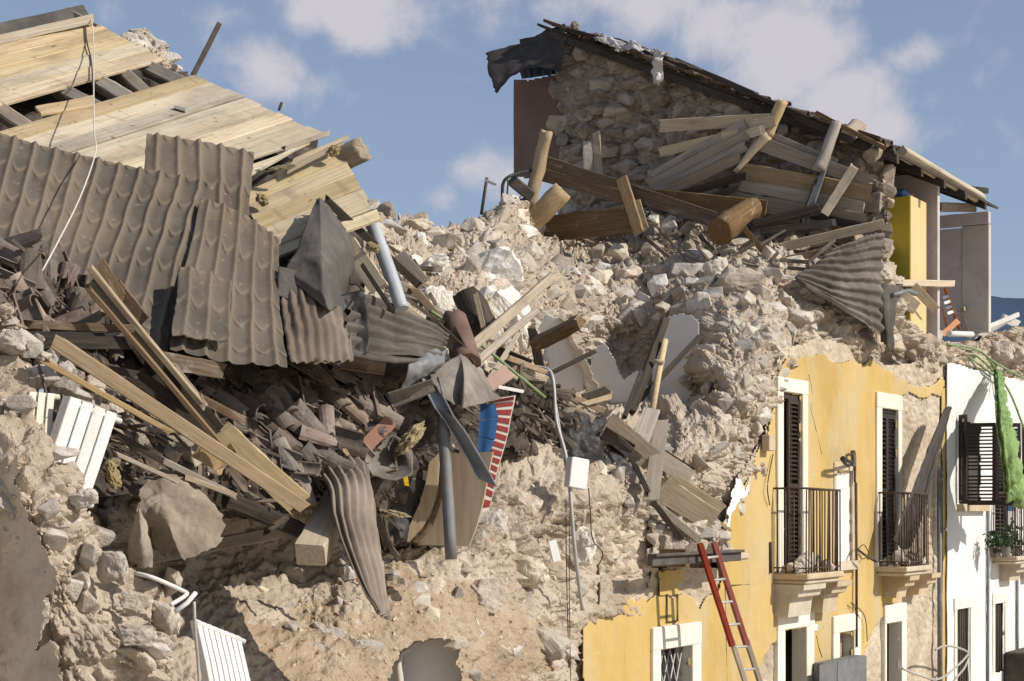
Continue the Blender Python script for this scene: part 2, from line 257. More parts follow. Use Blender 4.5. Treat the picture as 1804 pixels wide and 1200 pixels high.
# ------------------------------------------------------------------ relief patches: ruins as real surfaces at their own distances
def skirt(V, Q, back):
    e = np.concatenate([Q[:, [i, (i+1) % 4]] for i in range(4)]); key = np.sort(e, 1); _, inv, cnt = np.unique(key, axis=0, return_inverse=True, return_counts=True)
    b = e[cnt[inv.ravel()] == 1]; vi = np.unique(b); mp = -np.ones(len(V), int); mp[vi] = len(V)+np.arange(len(vi))
    ray = V[vi]-np.array([0, 0, CH]); V2 = np.vstack([V, V[vi]+ray/np.linalg.norm(ray, axis=1, keepdims=True)*(back[1] if len(back) < 4 else back[3])]); return V2, np.vstack([Q, np.c_[b[:, 1], b[:, 0], mp[b[:, 0]], mp[b[:, 1]]]])
class Patch:
    def __init__(s, name, poly, depth, disp, mt, step=3., back=(0, .9, -.15), rag=4., parent=None, smooth=False, holes=(), slots=None):
        p = np.array(poly); x0, y0 = p.min(0)-step; x1, y1 = p.max(0)+step
        xs = np.arange(x0, x1+step, step); ys = np.arange(y0, y1+step, step); X, Y = np.meshgrid(xs, ys)
        s.x0, s.y0, s.step = x0, y0, step; D = depth(X, Y); Pw = np.stack([(X-CX)/F*D, D, CH+(HY-Y)/F*D], -1)
        N = np.cross(np.gradient(Pw, axis=1), np.gradient(Pw, axis=0)); N /= np.linalg.norm(N, axis=-1, keepdims=True)+1e-9
        N = np.where((N[..., 1] > 0)[..., None], -N, N); nn = N.copy(); nn[..., 1] = np.minimum(nn[..., 1], -.25); nn /= np.linalg.norm(nn, axis=-1, keepdims=True)
        Pw = Pw+nn*disp(Pw, X, Y)[..., None]
        N = np.cross(np.gradient(Pw, axis=1), np.gradient(Pw, axis=0)); N /= np.linalg.norm(N, axis=-1, keepdims=True)+1e-9
        s.N = np.where((N[..., 1] > 0)[..., None], -N, N); s.P = Pw
        c = (X[:-1, :-1]+step/2, Y[:-1, :-1]+step/2); q = np.stack([c[0]*.06, c[1]*.06, 0*c[0]], -1)
        jx, jy = c[0]+rag*fbm(q, 3, 5), c[1]+rag*fbm(q, 3, 9)
        keep = inpoly(jx, jy, poly)
        for h in holes: keep &= ~inpoly(jx, jy, h)
        s.keep = keep; h, wd = X.shape; idx = np.arange(h*wd).reshape(h, wd)
        Q = np.stack([idx[:-1, :-1], idx[1:, :-1], idx[1:, 1:], idx[:-1, 1:]], -1)[keep]
        used = np.unique(Q); mp = -np.ones(h*wd, int); mp[used] = np.arange(len(used)); V, Q = Pw.reshape(-1, 3)[used], mp[Q]
        if back is not None: V, Q = skirt(V, Q, back)
        s.ob = link(name, mesh_np(name, V, Q, mt, smooth), parent)
    def at(s, px, py):
        i = np.clip(((np.asarray(py)-s.y0)/s.step).round().astype(int), 0, s.P.shape[0]-1); j = np.clip(((np.asarray(px)-s.x0)/s.step).round().astype(int), 0, s.P.shape[1]-1)
        return s.P[i, j], s.N[i, j]
    def d(s, px, py, off=0.): return (px, py, float(s.at(px, py)[0][1])-off)
    def inside(s, px, py):
        i = np.clip(((np.asarray(py)-s.y0)/s.step).astype(int), 0, s.keep.shape[0]-1); j = np.clip(((np.asarray(px)-s.x0)/s.step).astype(int), 0, s.keep.shape[1]-1)
        return s.keep[i, j]

MAIN_PTS = [(640,372,27),(700,375,27),(760,390,27.5),(820,385,28.5),(880,365,29),(930,400,29.5),(1000,425,30),(1100,430,30.3),(1200,420,30),(1300,410,29.6),(1400,430,29),(1480,450,28.9),(1555,480,28.9),
 (700,450,24.),(800,450,25.2),(900,450,26.5),(860,520,24),(950,480,26.8),(1050,480,28.5),(1150,480,28.3),(1250,470,27.5),(1330,480,27.3),
 (1000,560,26.5),(1100,540,27.6),(1200,520,27),(1280,560,25.3),(1350,600,25.4),(1420,540,27),(1500,560,28),(1580,600,29.6),(1650,620,31.3),
 (1050,650,27.3),(1100,690,27.2),(1150,640,27.4),(1200,600,27.3),(1200,690,26.9),(1240,650,24.8),(1300,700,23.9),(1370,650,25.2),(1000,720,23.2),(1100,740,24.2),(1200,740,23.6),(1280,800,23.4),
 (900,750,20.6),(950,800,20),(1050,800,21.4),(1150,820,21.9),(1250,850,22.9),(900,880,18.9),(1000,880,19.6),(1080,880,20.8),(1130,900,21.5),(1080,950,20.8),(1140,1000,21.6),(1200,930,22.7),(1250,950,23.4),(1020,1000,20.0),(1020,1150,19.95),(1150,1100,22.0),(1300,1000,24.4),
 (700,960,17.0),(800,980,17.6),(900,970,18.4),(700,1050,16.6),(800,1050,17.2),(900,1060,18.1),(960,1100,18.9),(600,1100,16.0),(620,980,16.6),(500,1190,15.0),(700,1190,16.0),(850,1190,17.1),(960,1190,18.8),(440,1150,14.9),(400,1200,14.2),(300,1000,15.6),(400,950,16.4),(500,950,16.7),(560,1000,16.8),(300,1150,14.3),(430,1080,15.5),(520,1080,16.2),(240,900,15),(150,900,15),(150,1200,14.2),(200,1050,14.8),
 (1450,600,27.2),(1400,620,26.2),(1560,640,29.9),(1650,655,32),(1700,610,33.8),(1780,600,36.5),(1780,660,36.8),(1700,680,34.2),(1450,900,27.5),(1600,900,31.1),(1700,900,34.2),(1804,900,37.9),(1450,1200,27.5),(1600,1200,31.1),(1804,1200,37.9),
 (700,700,19.5),(800,650,20.5),(600,700,18),(850,600,21.5),(500,700,17.5),(600,560,20),(950,620,23.5),(400,1290,14),(900,1290,18),(1300,1290,24.5)]
main_t = TPS(MAIN_PTS)
def rubble_disp(P, X, Y):
    P = P*np.array([1, .33, 1]); f1, f2, i = worley(P*2.3, 3); g1, g2, j = worley(P*np.array([4.2, 4.2, 6.0])+7, 21); h1, h2, k = worley(P*11+3, 31)
    st = np.clip((f2-f1)*2.2, 0, 1); sg = np.clip((g2-g1)*2.4, 0, 1); sh = np.clip((h2-h1)*2.2, 0, 1)
    soft = np.clip(((Y-960-.1*np.abs(X-800))/70), 0, 1)*np.clip((1000-X)/60, 0, 1)                       # the sandy slope is smoother
    smooth = np.clip((X-985)/40, 0, 1)*np.clip((Y-880)/50, 0, 1)                         # the standing stone face is flatter
    a = 1-.78*soft-.62*smooth
    return a*(.26*fbm(P*.9, 3, 2)+.10*st*(.3+i)+.085*sg*(.2+j)+.045*sh*(.2+k))+.04*fbm(P*4.5, 4, 8)+.014*fbm(P*22, 3, 4)-.12*a
FAC = [(1030,1070),(1140,1070),(1235,1075),(1290,960),(1330,850),(1375,700),(1385,650),(1450,645),(1560,665),(1680,690),(1690,690),(1830,700),(1830,1280),(1030,1280)]
MAIN_POLY = [(640,380),(668,372),(700,378),(720,372),(745,385),(790,392),(800,376),(835,392),(860,380),(880,372),(893,352),(925,356),(960,395),(1560,395),(1562,470),(1580,560),(1640,585),(1668,600),(1680,600),(1740,590),(1790,575),(1830,590),(1830,690),(1690,700),(1655,672),(1560,655),(1382,650),(1374,700),(1345,830),(1310,900),(1300,1040),(1140,1085),(1060,1085),(1026,1110),(1014,1150),(1008,1290),(380,1290),(330,1290),(100,1290),(100,900),(190,830),(250,840),(500,840),(600,700),(560,560)]
WALLC = [(1000,860),(1145,862),(1152,960),(1140,980),(1140,1075),(1000,1085)]
ARCH = [(676,1290),(690,1175),(706,1160),(712,1142),(735,1128),(765,1121),(795,1127),(812,1143),(815,1290)]
rub = empty('collapsed_house', W(1000,1200,20), 'collapsed rubble stone house spilling out beside the yellow facade', 'ruin')
MAINP = Patch('rubble_face', MAIN_POLY, main_t, rubble_disp, RUBBLE, 2.3, holes=[ARCH], parent=rub, rag=5)
MAINP.ob['kind'] = 'stuff'
me_ = MAINP.ob.data; me_.materials.append(SAND); cc = np.zeros(len(me_.polygons)*3); me_.polygons.foreach_get('center', cc); cc = cc.reshape(-1, 3); qx, qy = pix(cc); jq = np.stack([qx*.03, qy*.03, 0*qx], -1)
sandy = inpoly(qx+30*fbm(jq, 4, 3), qy+30*fbm(jq, 4, 7), [(380,1095),(430,1085),(520,1075),(610,1090),(690,1010),(770,1000),(880,1060),(950,1100),(960,1300),(370,1300)]); me_.polygons.foreach_set('material_index', sandy.astype(np.int32))
# gable (party wall of the yellow house), in the plane across the street line
GABLE = [(974,62),(1012,52),(1060,62),(1100,78),(1200,118),(1300,163),(1400,203),(1480,238),(1548,268),(1556,330),(1552,420),(1556,490),(1500,560),(1380,480),(1100,460),(960,440),(958,400),(975,380),(982,310),(978,250),(986,200),(976,160),(982,120)]
def gable_disp(P, X, Y):
    q = np.stack([(P@N2), (P@U), P[..., 2]], -1)
    f1, f2, i = worley(q*np.array([2.6, 2.6, 4.4])+.5*np.stack([fbm(q*1.3, 2, 4)]*3, -1), 41); g1, g2, j = worley(q*np.array([5.5, 5, 8]), 43); h1, h2, k = worley(q*12, 47)
    st = np.clip((f2-f1)*2.6, 0, 1); sg = np.clip((g2-g1)*2.4, 0, 1)
    return .16*st*(.25+i)+.06*sg*(.3+j)+.03*np.clip((h2-h1)*2, 0, 1)*k+.14*fbm(q*.8, 3, 6)+.05*fbm(q*4, 4, 5)-.2
SG = 10.43
gab = empty('gable_wall', ST(SG,-3,0), 'tall rubble stone party wall in shade under the tiled roof edge', 'wall')
GABP = Patch('masonry_face', GABLE, lambda X, Y: dS(X, SG), gable_disp, GREYSTONE, 2.6, back=(.35, .5, 0), parent=gab, rag=5)
# left stub of wall with its plaster face
stub = empty('broken_wall', W(100,1200,11.6), 'broken end of a thick stone wall with dusty plaster under the radiators', 'wall')
STUB_PTS = [(0,800,11.62),(95,1000,11.55),(0,1200,11.85),(60,900,11.5),(100,800,11.75),(150,850,11.95),(200,950,12.15),(250,1000,12.4),(330,1060,12.9),(200,1080,11.9),(260,1150,12.1),(330,1180,12.7),(345,1230,12.9),(0,540,12.3),(40,640,12.35),(60,720,12.2),(20,730,11.9),(100,1290,11.7),(-40,1000,11.8),(-40,600,12.2),(-260,600,11.2),(-260,1200,10.9)]
STUB = [(-260,500),(-40,528),(20,532),(48,560),(50,610),(78,650),(66,700),(85,770),(120,800),(150,815),(172,850),(160,880),(178,900),(200,930),(212,960),(240,985),(262,1000),(290,1020),(330,1040),(342,1065),(330,1090),(318,1130),(335,1170),(352,1290),(-260,1290)]
def stub_disp(P, X, Y):
    P = P*np.array([1, .6, 1]); f1, f2, i = worley(P*np.array([4, 4, 5.2])+.4*np.stack([fbm(P*2, 2, 4)]*3, -1), 61); g1, g2, j = worley(P*8, 63); h1, h2, k = worley(P*17, 67)
    m_ = np.clip(.5+1.2*fbm(P*1.1+3, 2, 33), 0, 1); return .13*m_*np.clip((f2-f1)*2.4, 0, 1)*(.2+i)+.05*np.clip((g2-g1)*2, 0, 1)*(.2+j)*m_+.03*np.clip((h2-h1)*2, 0, 1)*k+.15*fbm(P*1.8, 3, 3)+.045*fbm(P*7, 5, 5)-.17
STUBP = Patch('masonry_face', STUB, TPS(STUB_PTS), stub_disp, RUBBLE, 2.2, back=(.2, 1.0, 0), parent=stub, rag=5)
PLF = [(-260,740),(-40,760),(0,780),(30,797),(34,815),(28,846),(40,870),(45,895),(66,934),(72,955),(84,980),(101,1007),(104,1025),(94,1039),(77,1060),(82,1085),(73,1116),(63,1147),(90,1130),(104,1140),(112,1165),(108,1205),(120,1290),(-260,1290)]
Patch('plaster_coat', PLF, lambda X, Y: dS(X, -9.42), lambda P, X, Y: .03*fbm(P*1.5, 4, 2)+.012*fbm(P*9, 4, 3)-.03*np.clip(1-np.hypot(X-26, Y-902)/17, 0, .5)-.05*np.clip((810-Y+X*.1)/25, 0, 1), PLASTO, 2.6, back=(.06, .12, 0), parent=stub, rag=5, smooth=True)
# heap of roof tiles and laths slid off the left house
PILE_PTS = [(-260,420,11.8),(-260,540,11.4),(-20,415,12.9),(60,440,13.3),(150,510,13.8),(0,540,12.4),(300,590,14.6),(400,640,15.2),(500,640,15.6),(600,650,16),(700,650,16.7),(780,680,17.2),(300,750,13.7),(400,800,14.2),(500,830,14.7),(600,800,15.2),(650,870,15.6),(700,750,16.2),(200,700,13.2),(220,830,13.2),(800,750,17.6),(850,800,18),(900,700,18.6),(950,680,19.2),(1050,740,21),(100,620,12.7),(1000,800,20.2),(1100,800,21.5),(1200,900,22.6),(700,900,16.6),(800,930,17.3),(400,900,14.3),(560,880,15.0)]
PILE = [(-260,400),(-40,405),(60,410),(110,470),(180,500),(300,560),(380,615),(500,612),(600,605),(700,600),(790,625),(880,640),(960,670),(1010,690),(1060,735),(1130,770),(1180,805),(1230,860),(1270,905),(1215,935),(1160,905),(1130,850),(1060,815),(990,800),(930,800),(880,760),(850,900),(820,958),(700,962),(690,900),(640,880),(560,890),(520,915),(430,905),(330,880),(215,870),(170,850),(70,640),(30,545),(-40,535),(-260,520)]
def pile_disp(P, X, Y):
    g1, g2, j = worley(P*5, 71); return .13*fbm(P*1.4, 4, 12)+.10*np.clip((g2-g1)*2, 0, 1)*j-.16
HOLE_P = [(820,690),(850,668),(905,690),(905,905),(855,912),(842,800),(700,800),(700,740),(760,700)]
pile = empty('debris_heap', W(450,900,14.7), 'dark heap of dirt and slipped roof rubble below the corrugated sheets', 'rubble heap')
PILEP = Patch('dirt_core', PILE, TPS(PILE_PTS), pile_disp, DIRT_SHADE, 3.5, back=(0, 2.2, .25), parent=pile, rag=6)
M_, PI_, G_, S_ = MAINP.d, PILEP.d, GABP.d, STUBP.d

# ------------------------------------------------------------------ stones
def rock_mesh(seed, n=22, pw=3.2, sub=0, el=(1, 1, 1)):
    r = np.random.default_rng(seed); p = r.normal(size=(n, 3)); p /= (np.abs(p)**pw).sum(1, keepdims=True)**(1/pw); p *= r.uniform(.8, 1.05, (n, 1))
    bm = bmesh.new()
    for q in p*np.array(el)*.5: bm.verts.new(q)
    g = bmesh.ops.convex_hull(bm, input=bm.verts[:]); bmesh.ops.delete(bm, geom=[e for e in g['geom_interior'] if isinstance(e, bmesh.types.BMVert)], context='VERTS')
    if sub:
        bmesh.ops.dissolve_limit(bm, angle_limit=R(18), verts=bm.verts[:], edges=bm.edges[:]); bmesh.ops.bevel(bm, geom=bm.edges[:], offset=.03, segments=1, affect='EDGES', clamp_overlap=True)
        bmesh.ops.triangulate(bm, faces=bm.faces[:]); bmesh.ops.subdivide_edges(bm, edges=[e for e in bm.edges if e.calc_length() > .22], cuts=1); bmesh.ops.triangulate(bm, faces=bm.faces[:])
        V = np.array([v.co[:] for v in bm.verts]); nn_ = fbm(V*3.5+seed, 3, seed)*.07
        for v, q in zip(bm.verts, nn_): v.co *= 1+q
    bmesh.ops.recalc_face_normals(bm, faces=bm.faces[:]); return bm
def tomesh(bm, name, mt, smooth=False):
    me = bpy.data.meshes.new(name); bm.to_mesh(me); bm.free(); me.materials.append(mt)
    if smooth: me.polygons.foreach_set('use_smooth', [True]*len(me.polygons))
    return me
def rocks(mt, k, **kw): return [tomesh(rock_mesh(100+i+hash_seed, sub=1, **kw), 'stone', mt) for i in range(k)]
hash_seed = 0; RK = rocks(STONE, 16, n=15, pw=6.); RKG = None; hash_seed = 40; RKW = rocks(WHITE_STONE, 8, n=15, pw=6.); hash_seed = 90
GST = mat('grey_stone', [(.3,(.275,.22,.168)),(.5,(.38,.315,.245)),(.7,(.48,.41,.33))], 2.4, var=.26, bump=.8, bscale=10, bdist=.05, spots=[(6,(1,1,1),.56,.72,(.21,.17,.13),.6)])
RKG = rocks(GST, 12, n=16, pw=7.)
SPIN = .6
def rotm(n, spin=None, flat_=.5):                        # a rotation that lays a stone against the surface
    q = Vector(n).to_track_quat('Z', 'Y').to_matrix() @ Matrix.Rotation(random.uniform(-SPIN, SPIN) if spin is None else spin, 3, 'Z') @ Matrix.Rotation(random.gauss(0, flat_*.5), 3, 'X') @ Matrix.Rotation(random.gauss(0, flat_*.5), 3, 'Y')
    return q
def scatter_px(poly, n, smax, smin, ok=None, dens=.62, tries=60000):
    p = np.array(poly); lo, hi = p.min(0), p.max(0); C = RNG.uniform(lo, hi, (tries, 2)); C = C[inpoly(C[:, 0], C[:, 1], poly)]
    if ok is not None: C = C[ok(C[:, 0], C[:, 1])]
    S = smin+(smax-smin)*RNG.random(len(C))**2.6; S = np.sort(S)[::-1]; out = np.zeros((0, 3))
    for (x, y), s_ in zip(C, S):
        if len(out) >= n: break
        if len(out) and (np.hypot(out[:, 0]-x, out[:, 1]-y) < dens*.5*(out[:, 2]+s_)).any(): continue
        out = np.vstack([out, (x, y, s_)])
    return out
def stones(patch, poly, n, smax, smin, parent, meshes, sink=.18, el=(1.35, .95, .8), name='stone', flat_=.5, dens=.62, ok=None, label=None, cat=None, group=None):
    okf = (lambda x, y: patch.inside(x, y)) if ok is None else (lambda x, y: patch.inside(x, y) & ok(x, y))
    pts = scatter_px(poly, n, smax, smin, okf, dens)
    for x, y, s_ in pts:
        P, N = patch.at(x, y); sz = s_*P[1]/F; o = bpy.data.objects.new(name, random.choice(meshes)); COL.objects.link(o)
        N = N*.75+np.array([0, -.25, .1]); q = rotm(N, flat_=flat_)
        e = [sz*el[0]*random.uniform(.8, 1.15), sz*el[1]*random.uniform(.8, 1.15), sz*el[2]*random.uniform(.75, 1.2)]
        o.matrix_world = Matrix.LocRotScale(Vector(P-N*sz*(sink-.1)), q, Vector(e))
        if parent is not None: adopt(o, parent)
        else: tag(o, label(o, x, y) if callable(label) else label, cat, group)
    return pts
BASE = []
for i in range(10):
    bm = rock_mesh(300+i, n=11); bmesh.ops.triangulate(bm, faces=bm.faces[:]); BASE.append((np.array([v.co[:] for v in bm.verts]), np.array([[v.index for v in f.verts] for f in bm.faces]))); bm.free()
def rubble_stuff(name, patch, poly, n, smin, smax, mt, parent=None, sink=.1, ok=None, pw=2.5):
    p = np.array(poly); lo, hi = p.min(0), p.max(0); C = RNG.uniform(lo, hi, (n*4, 2)); C = C[inpoly(C[:, 0], C[:, 1], poly)]; C = C[patch.inside(C[:, 0], C[:, 1])]
    if ok is not None: C = C[ok(C[:, 0], C[:, 1])]
    C = C[:n]; P, N = patch.at(C[:, 0], C[:, 1]); S = (smin+(smax-smin)*RNG.random(len(C))**pw)*P[:, 1]/F; Vs, Fs = [], []; off = 0
    pick = RNG.integers(0, 10, len(C))
    for k in range(10):
        m_ = pick == k; nk = m_.sum(); bv, bf = BASE[k]
        if nk == 0: continue
        q = RNG.normal(size=(nk, 4)); q /= np.linalg.norm(q, axis=1, keepdims=True); a, b, c, d = q.T
        Rm = np.stack([np.stack([1-2*(c*c+d*d), 2*(b*c-a*d), 2*(b*d+a*c)], -1), np.stack([2*(b*c+a*d), 1-2*(b*b+d*d), 2*(c*d-a*b)], -1), np.stack([2*(b*d-a*c), 2*(c*d+a*b), 1-2*(b*b+c*c)], -1)], 1)
        sc = S[m_][:, None]*np.stack([RNG.uniform(.8, 1.5, nk), RNG.uniform(.6, 1.1, nk), RNG.uniform(.4, .9, nk)], -1)
        v = np.einsum('nij,nvj->nvi', Rm, bv[None]*sc[:, None])+(P[m_]-N[m_]*S[m_][:, None]*sink)[:, None]
        Vs.append(v.reshape(-1, 3)); Fs.append((bf[None]+(off+np.arange(nk)*len(bv))[:, None, None]).reshape(-1, 3)); off += nk*len(bv)
    o = link(name, mesh_np(name, np.vstack(Vs), np.vstack(Fs), mt), parent); o['kind'] = 'stuff'; return o
RUBS = mat('rubble_pieces', [(.25,(.30,.235,.17)),(.45,(.42,.34,.25)),(.6,(.54,.45,.345)),(.8,(.66,.58,.47))], 5, var=0, bump=.5, bscale=16, bdist=.03, world=True, detail=2)
TOPM = [(640,372),(900,352),(960,395),(1380,420),(1420,540),(1230,560),(1000,560),(900,640),(820,640),(700,540)]
CENT = [(880,560),(1000,540),(1230,540),(1400,480),(1560,560),(1670,600),(1670,665),(1380,640),(1360,720),(1330,850),(1270,940),(1150,860),(980,860),(880,700)]
LOWC = [(860,840),(1000,850),(1030,1200),(680,1200),(560,1200),(430,1200),(440,1080),(560,1040),(680,960),(860,940)]
NICHE = [(1035,700),(1030,650),(1060,600),(1140,560),(1175,552),(1232,560),(1228,640),(1215,725),(1120,745),(1050,735)]
no_niche = lambda x, y: ~inpoly(x, y, NICHE)
GABS = [(982,75),(1012,70),(1060,85),(1100,104),(1200,146),(1300,190),(1400,230),(1480,265),(1545,292)]+GABLE[9:]
SPIN = .2
stones(GABP, GABS, 290, 34, 8, gab, RKG, sink=.52, el=(1.6, 1.0, .9), flat_=.25)
SPIN = .6
stones(STUBP, STUB, 70, 52, 10, stub, RK, sink=.6, flat_=.3, ok=lambda x, y: ~inpoly(x, y, PLF), el=(1.4, 1., .8))
stones(MAINP, CENT, 210, 36, 10, rub, RK, sink=.46, ok=no_niche, flat_=.35)
stones(MAINP, WALLC, 60, 26, 9, rub, RK, sink=.56, flat_=.15)
def spot(x, y, cols, rows):
    return next(n for l, n in cols if x < l)+', '+next(n for l, n in rows if y < l)
hue = lambda o: 'whitish' if o.data.materials[0] == WHITE_STONE else 'greyish' if o.data.materials[0] == GST else 'tan'
def top_label(o, x, y):
    z = 'on the skyline crest beside the grey pipe' if x < 800 and y < 440 else 'on the skyline crest below the brown wall' if y < 400 and x < 960 else 'under the crossed timbers' if y < 450 and x < 1200 else 'around the thick log end' if y < 480 else 'below the large white lump' if x < 960 else 'on the shaded slope above the niche' if x < 1240 else 'on the shoulder above the ochre wall'
    return hue(o)+(' chunk ' if o.scale.x > .34 else ' broken stone ')+'loose '+z+('' if o.scale.y > .3 else ', flat one')
def low_label(o, x, y):
    z = 'around the little grey arch' if y > 1060 and x < 860 else 'in front of the cavity under the beam end' if x < 680 else 'beside the yellow wall corner' if y > 1060 else 'at the foot of the wooden disc' if y < 980 and x < 880 else 'between the conduit and the disc' if y < 980 else 'in the middle of the sandy slope'
    return hue(o)+' stone half sunk in the dust '+z
stones(MAINP, TOPM, 130, 42, 10, None, RK+RKW[:3]+RKG[:4], sink=.26, label=top_label, cat='stone', group='loose stones on the central rubble', flat_=.9)
stones(MAINP, LOWC, 34, 36, 9, None, RK, sink=.34, label=low_label, cat='stone', group='stones on the sandy slope', flat_=.9, ok=lambda x, y: (x > 600) | (y < 1075))
stones(MAINP, [(430,950),(650,950),(650,1140),(540,1150),(440,1120)], 36, 44, 18, rub, RK, sink=.5, flat_=.15)
rubble_stuff('rubble', MAINP, TOPM, 5200, 2.5, 15, RUBS)
rubble_stuff('rubble', MAINP, CENT, 7000, 2.5, 14, RUBS, ok=no_niche, sink=.3)
rubble_stuff('rubble', MAINP, LOWC, 4500, 2, 12, RUBS, pw=5, sink=.2)
rubble_stuff('rubble', MAINP, WALLC, 900, 2, 12, RUBS, sink=.45)
rubble_stuff('rubble', STUBP, STUB, 3000, 2.5, 14, RUBS, sink=.3, ok=lambda x, y: ~inpoly(x, y, PLF))
rubble_stuff('rubble', MAINP, TOPM, 5000, 1.5, 6, RUBS); rubble_stuff('rubble', MAINP, CENT, 5000, 1.5, 6, RUBS, ok=no_niche)
rubble_stuff('rubble', GABP, GABS, 1600, 3, 12, GST, sink=.45)
rubble_stuff('brick_rubble', MAINP, TOPM, 160, 5, 18, flat('brick_fragments', (.33,.20,.145), .9))
rubble_stuff('brick_rubble', MAINP, CENT, 130, 5, 16, MATS['brick_fragments'], ok=no_niche, sink=.2); rubble_stuff('brick_rubble', MAINP, LOWC, 70, 4, 16, MATS['brick_fragments'])
rubble_stuff('rubble', MAINP, [(1660,575),(1830,570),(1830,690),(1690,680)], 350, 4, 16, RUBS)
def boulder(px, py, wpx, hpx, seed, label, white=False, off=.05, rot=0, patch=None, dd=None, deep=.8):
    d = dd if dd else (patch or MAINP).d(px, py, off)[2]; k = d/F
    bm = rock_mesh(seed, n=34, pw=3.4, sub=0); bmesh.ops.subdivide_edges(bm, edges=bm.edges[:], cuts=4, use_grid_fill=True); bmesh.ops.triangulate(bm, faces=bm.faces[:])
    V = np.array([v.co[:] for v in bm.verts]); f1_, f2_, _ = worley(V*3.4+seed, seed); n = fbm(V*2.3+seed, 3, seed)*.11+np.clip((f2_-f1_)*2, 0, 1)*.08-.05+fbm(V*9+seed, 4, seed+5)*.03
    for v, a in zip(bm.verts, n): v.co *= 1+a*1.5
    o = link('boulder', tomesh(bm, 'boulder', WHITE_STONE if white else STONE), M=Matrix.LocRotScale(Vector(W(px, py, d)), Matrix.Rotation(R(rot), 3, 'Y') @ Matrix.Rotation(seed*1.3, 3, 'Z') if False else Matrix.Rotation(R(rot), 3, 'Y'), Vector((wpx*k*1.05, max(wpx, hpx)*k*deep, hpx*k*1.05))))
    return tag(o, label, 'stone')
BL = [(886,545,92,92,51,'white crumbly mass under the large white lump behind the crossed planks',1,0),(842,470,60,56,52,'second white lump just left of the large one',1,0),(912,592,44,62,53,'narrow white mortar lump beside the tilted plaster slab',1,0),(866,484,104,96,1,'large bright white mortar lumped block at the crest of the rubble above the crossed planks',1,0),(765,535,64,70,2,'white knobbly plaster lump beside the dark split timber block',1,20),(768,468,58,40,3,'cream block with a chipped dark notch right of the grey pipe',1,-20),
 (1300,500,84,60,4,'long tan wall stone at the crest below the thick log end',0,5),(1270,480,60,52,5,'rounded tan boulder beside the long crest stone under the planks',0,0),(1225,618,48,32,6,'whitish flat stone poking out beside the white niche top',1,-5),
 (1400,560,66,40,7,'brown wall stone jutting above the ochre plaster near the black gutter',0,0),(1352,600,62,44,8,'tan boulder above the first balcony door lintel',0,10),(860,1050,70,60,9,'big cracked tan boulder on the sandy slope right of the hanging corrugated strip',0,-15),
 (925,890,52,40,10,'rounded tan stone under the white meter box beside the red striped board',0,20),(895,880,40,36,11,'squared tan stone at the foot of the red striped board',0,0),(868,925,60,62,12,'grey cement lump with a rounded face beside the wooden disc panel',0,0),
 (960,1130,80,60,13,'large angular stone low on the slope beside the yellow wall edge',0,30),(930,1010,84,56,14,'broad pale boulder beneath the small white plate',0,0),(1020,960,60,70,15,'smooth whitish stone set in the wall beside the conduit',1,0),
 (830,400,44,34,16,'small pale stone on the skyline near the bent iron stake',1,0),(905,362,30,34,17,'round white stone on the skyline below the brown panel wall',1,0),(735,398,50,26,18,'tan stone on the skyline right of the grey pipe top',0,0),(1760,620,50,36,19,'brown stone on top of the white house under the slanted panel',0,0),(1790,620,40,40,20,'brown stone beside the green netting on the white house top',0,0)]
for a in BL: boulder(*a[:6], white=a[6], rot=a[7])
for (px, py, wp, hp, sd, lb) in [(60,1040+40,60,52,31,'squared stone at the lower edge of the dusty plaster'),(240,1120,74,46,32,'flat pale stone low in the broken wall beside the slatted white radiator'),(200,1000,60,60,33,'bright blocky stone on the sunlit slope of the broken wall'),(150,880,50,40,34,'tan stone under the tilted white radiator'),(20,600,56,46,35,'grey white stone high in the broken wall beside the dark tile heap'),(240,1060,56,38,36,'cream stone in the middle of the sunlit broken wall')]:
    boulder(px, py, wp, hp, sd, lb, patch=STUBP)
# ------------------------------------------------------------------ builders for boards, logs, sheets, tubes
def v3(a): return Vector(W(*a)) if isinstance(a, tuple) else Vector(a)
def frame(a, b, roll=0.):
    ax = (b-a); L = ax.length; ax.normalize(); mid = (a+b)/2; view = (mid-Vector((0, 0, CH))).normalized()
    side = ax.cross(view).normalized(); nrm = ax.cross(side).normalized()
    if nrm.dot(view) > 0: nrm = -nrm; side = -side
    q = Matrix.Rotation(R(roll), 3, ax); side = q @ side; nrm = ax.cross(side)
    M = Matrix((ax, side, nrm)).transposed().to_4x4(); M.translation = mid; return M, L
def beam_mesh(name, L, w_, h, mt, seg=6, rag=.0, bend=0., wear=.03, taper=1., ch=.12):
    V, Fs = [], []; c = min(w_, h)*ch; hw, hh = w_/2, h/2
    prof = [(hw-c, hh), (hw, hh-c), (hw, -hh+c), (hw-c, -hh), (-hw+c, -hh), (-hw, -hh+c), (-hw, hh-c), (-hw+c, hh)]
    sd = random.random()*100
    for i in range(seg+1):
        f = i/seg; x = (f-.5)*L; k = 1+(taper-1)*f; bz = bend*(1-(2*f-1)**2)
        for j, (y, z) in enumerate(prof):
            e = rag*random.uniform(-1, 1) if i in (0, seg) else 0
            V.append((x+e, y*k*(1+random.uniform(-wear, wear)), z*(1+random.uniform(-wear, wear))+bz))
    for i in range(seg):
        for j in range(8): a = i*8+j; b = i*8+(j+1) % 8; Fs.append((a, b, b+8, a+8))
    Fs += [tuple(range(7, -1, -1)), tuple(range(seg*8, seg*8+8))]
    me = mesh(name, V, Fs, mt); return me
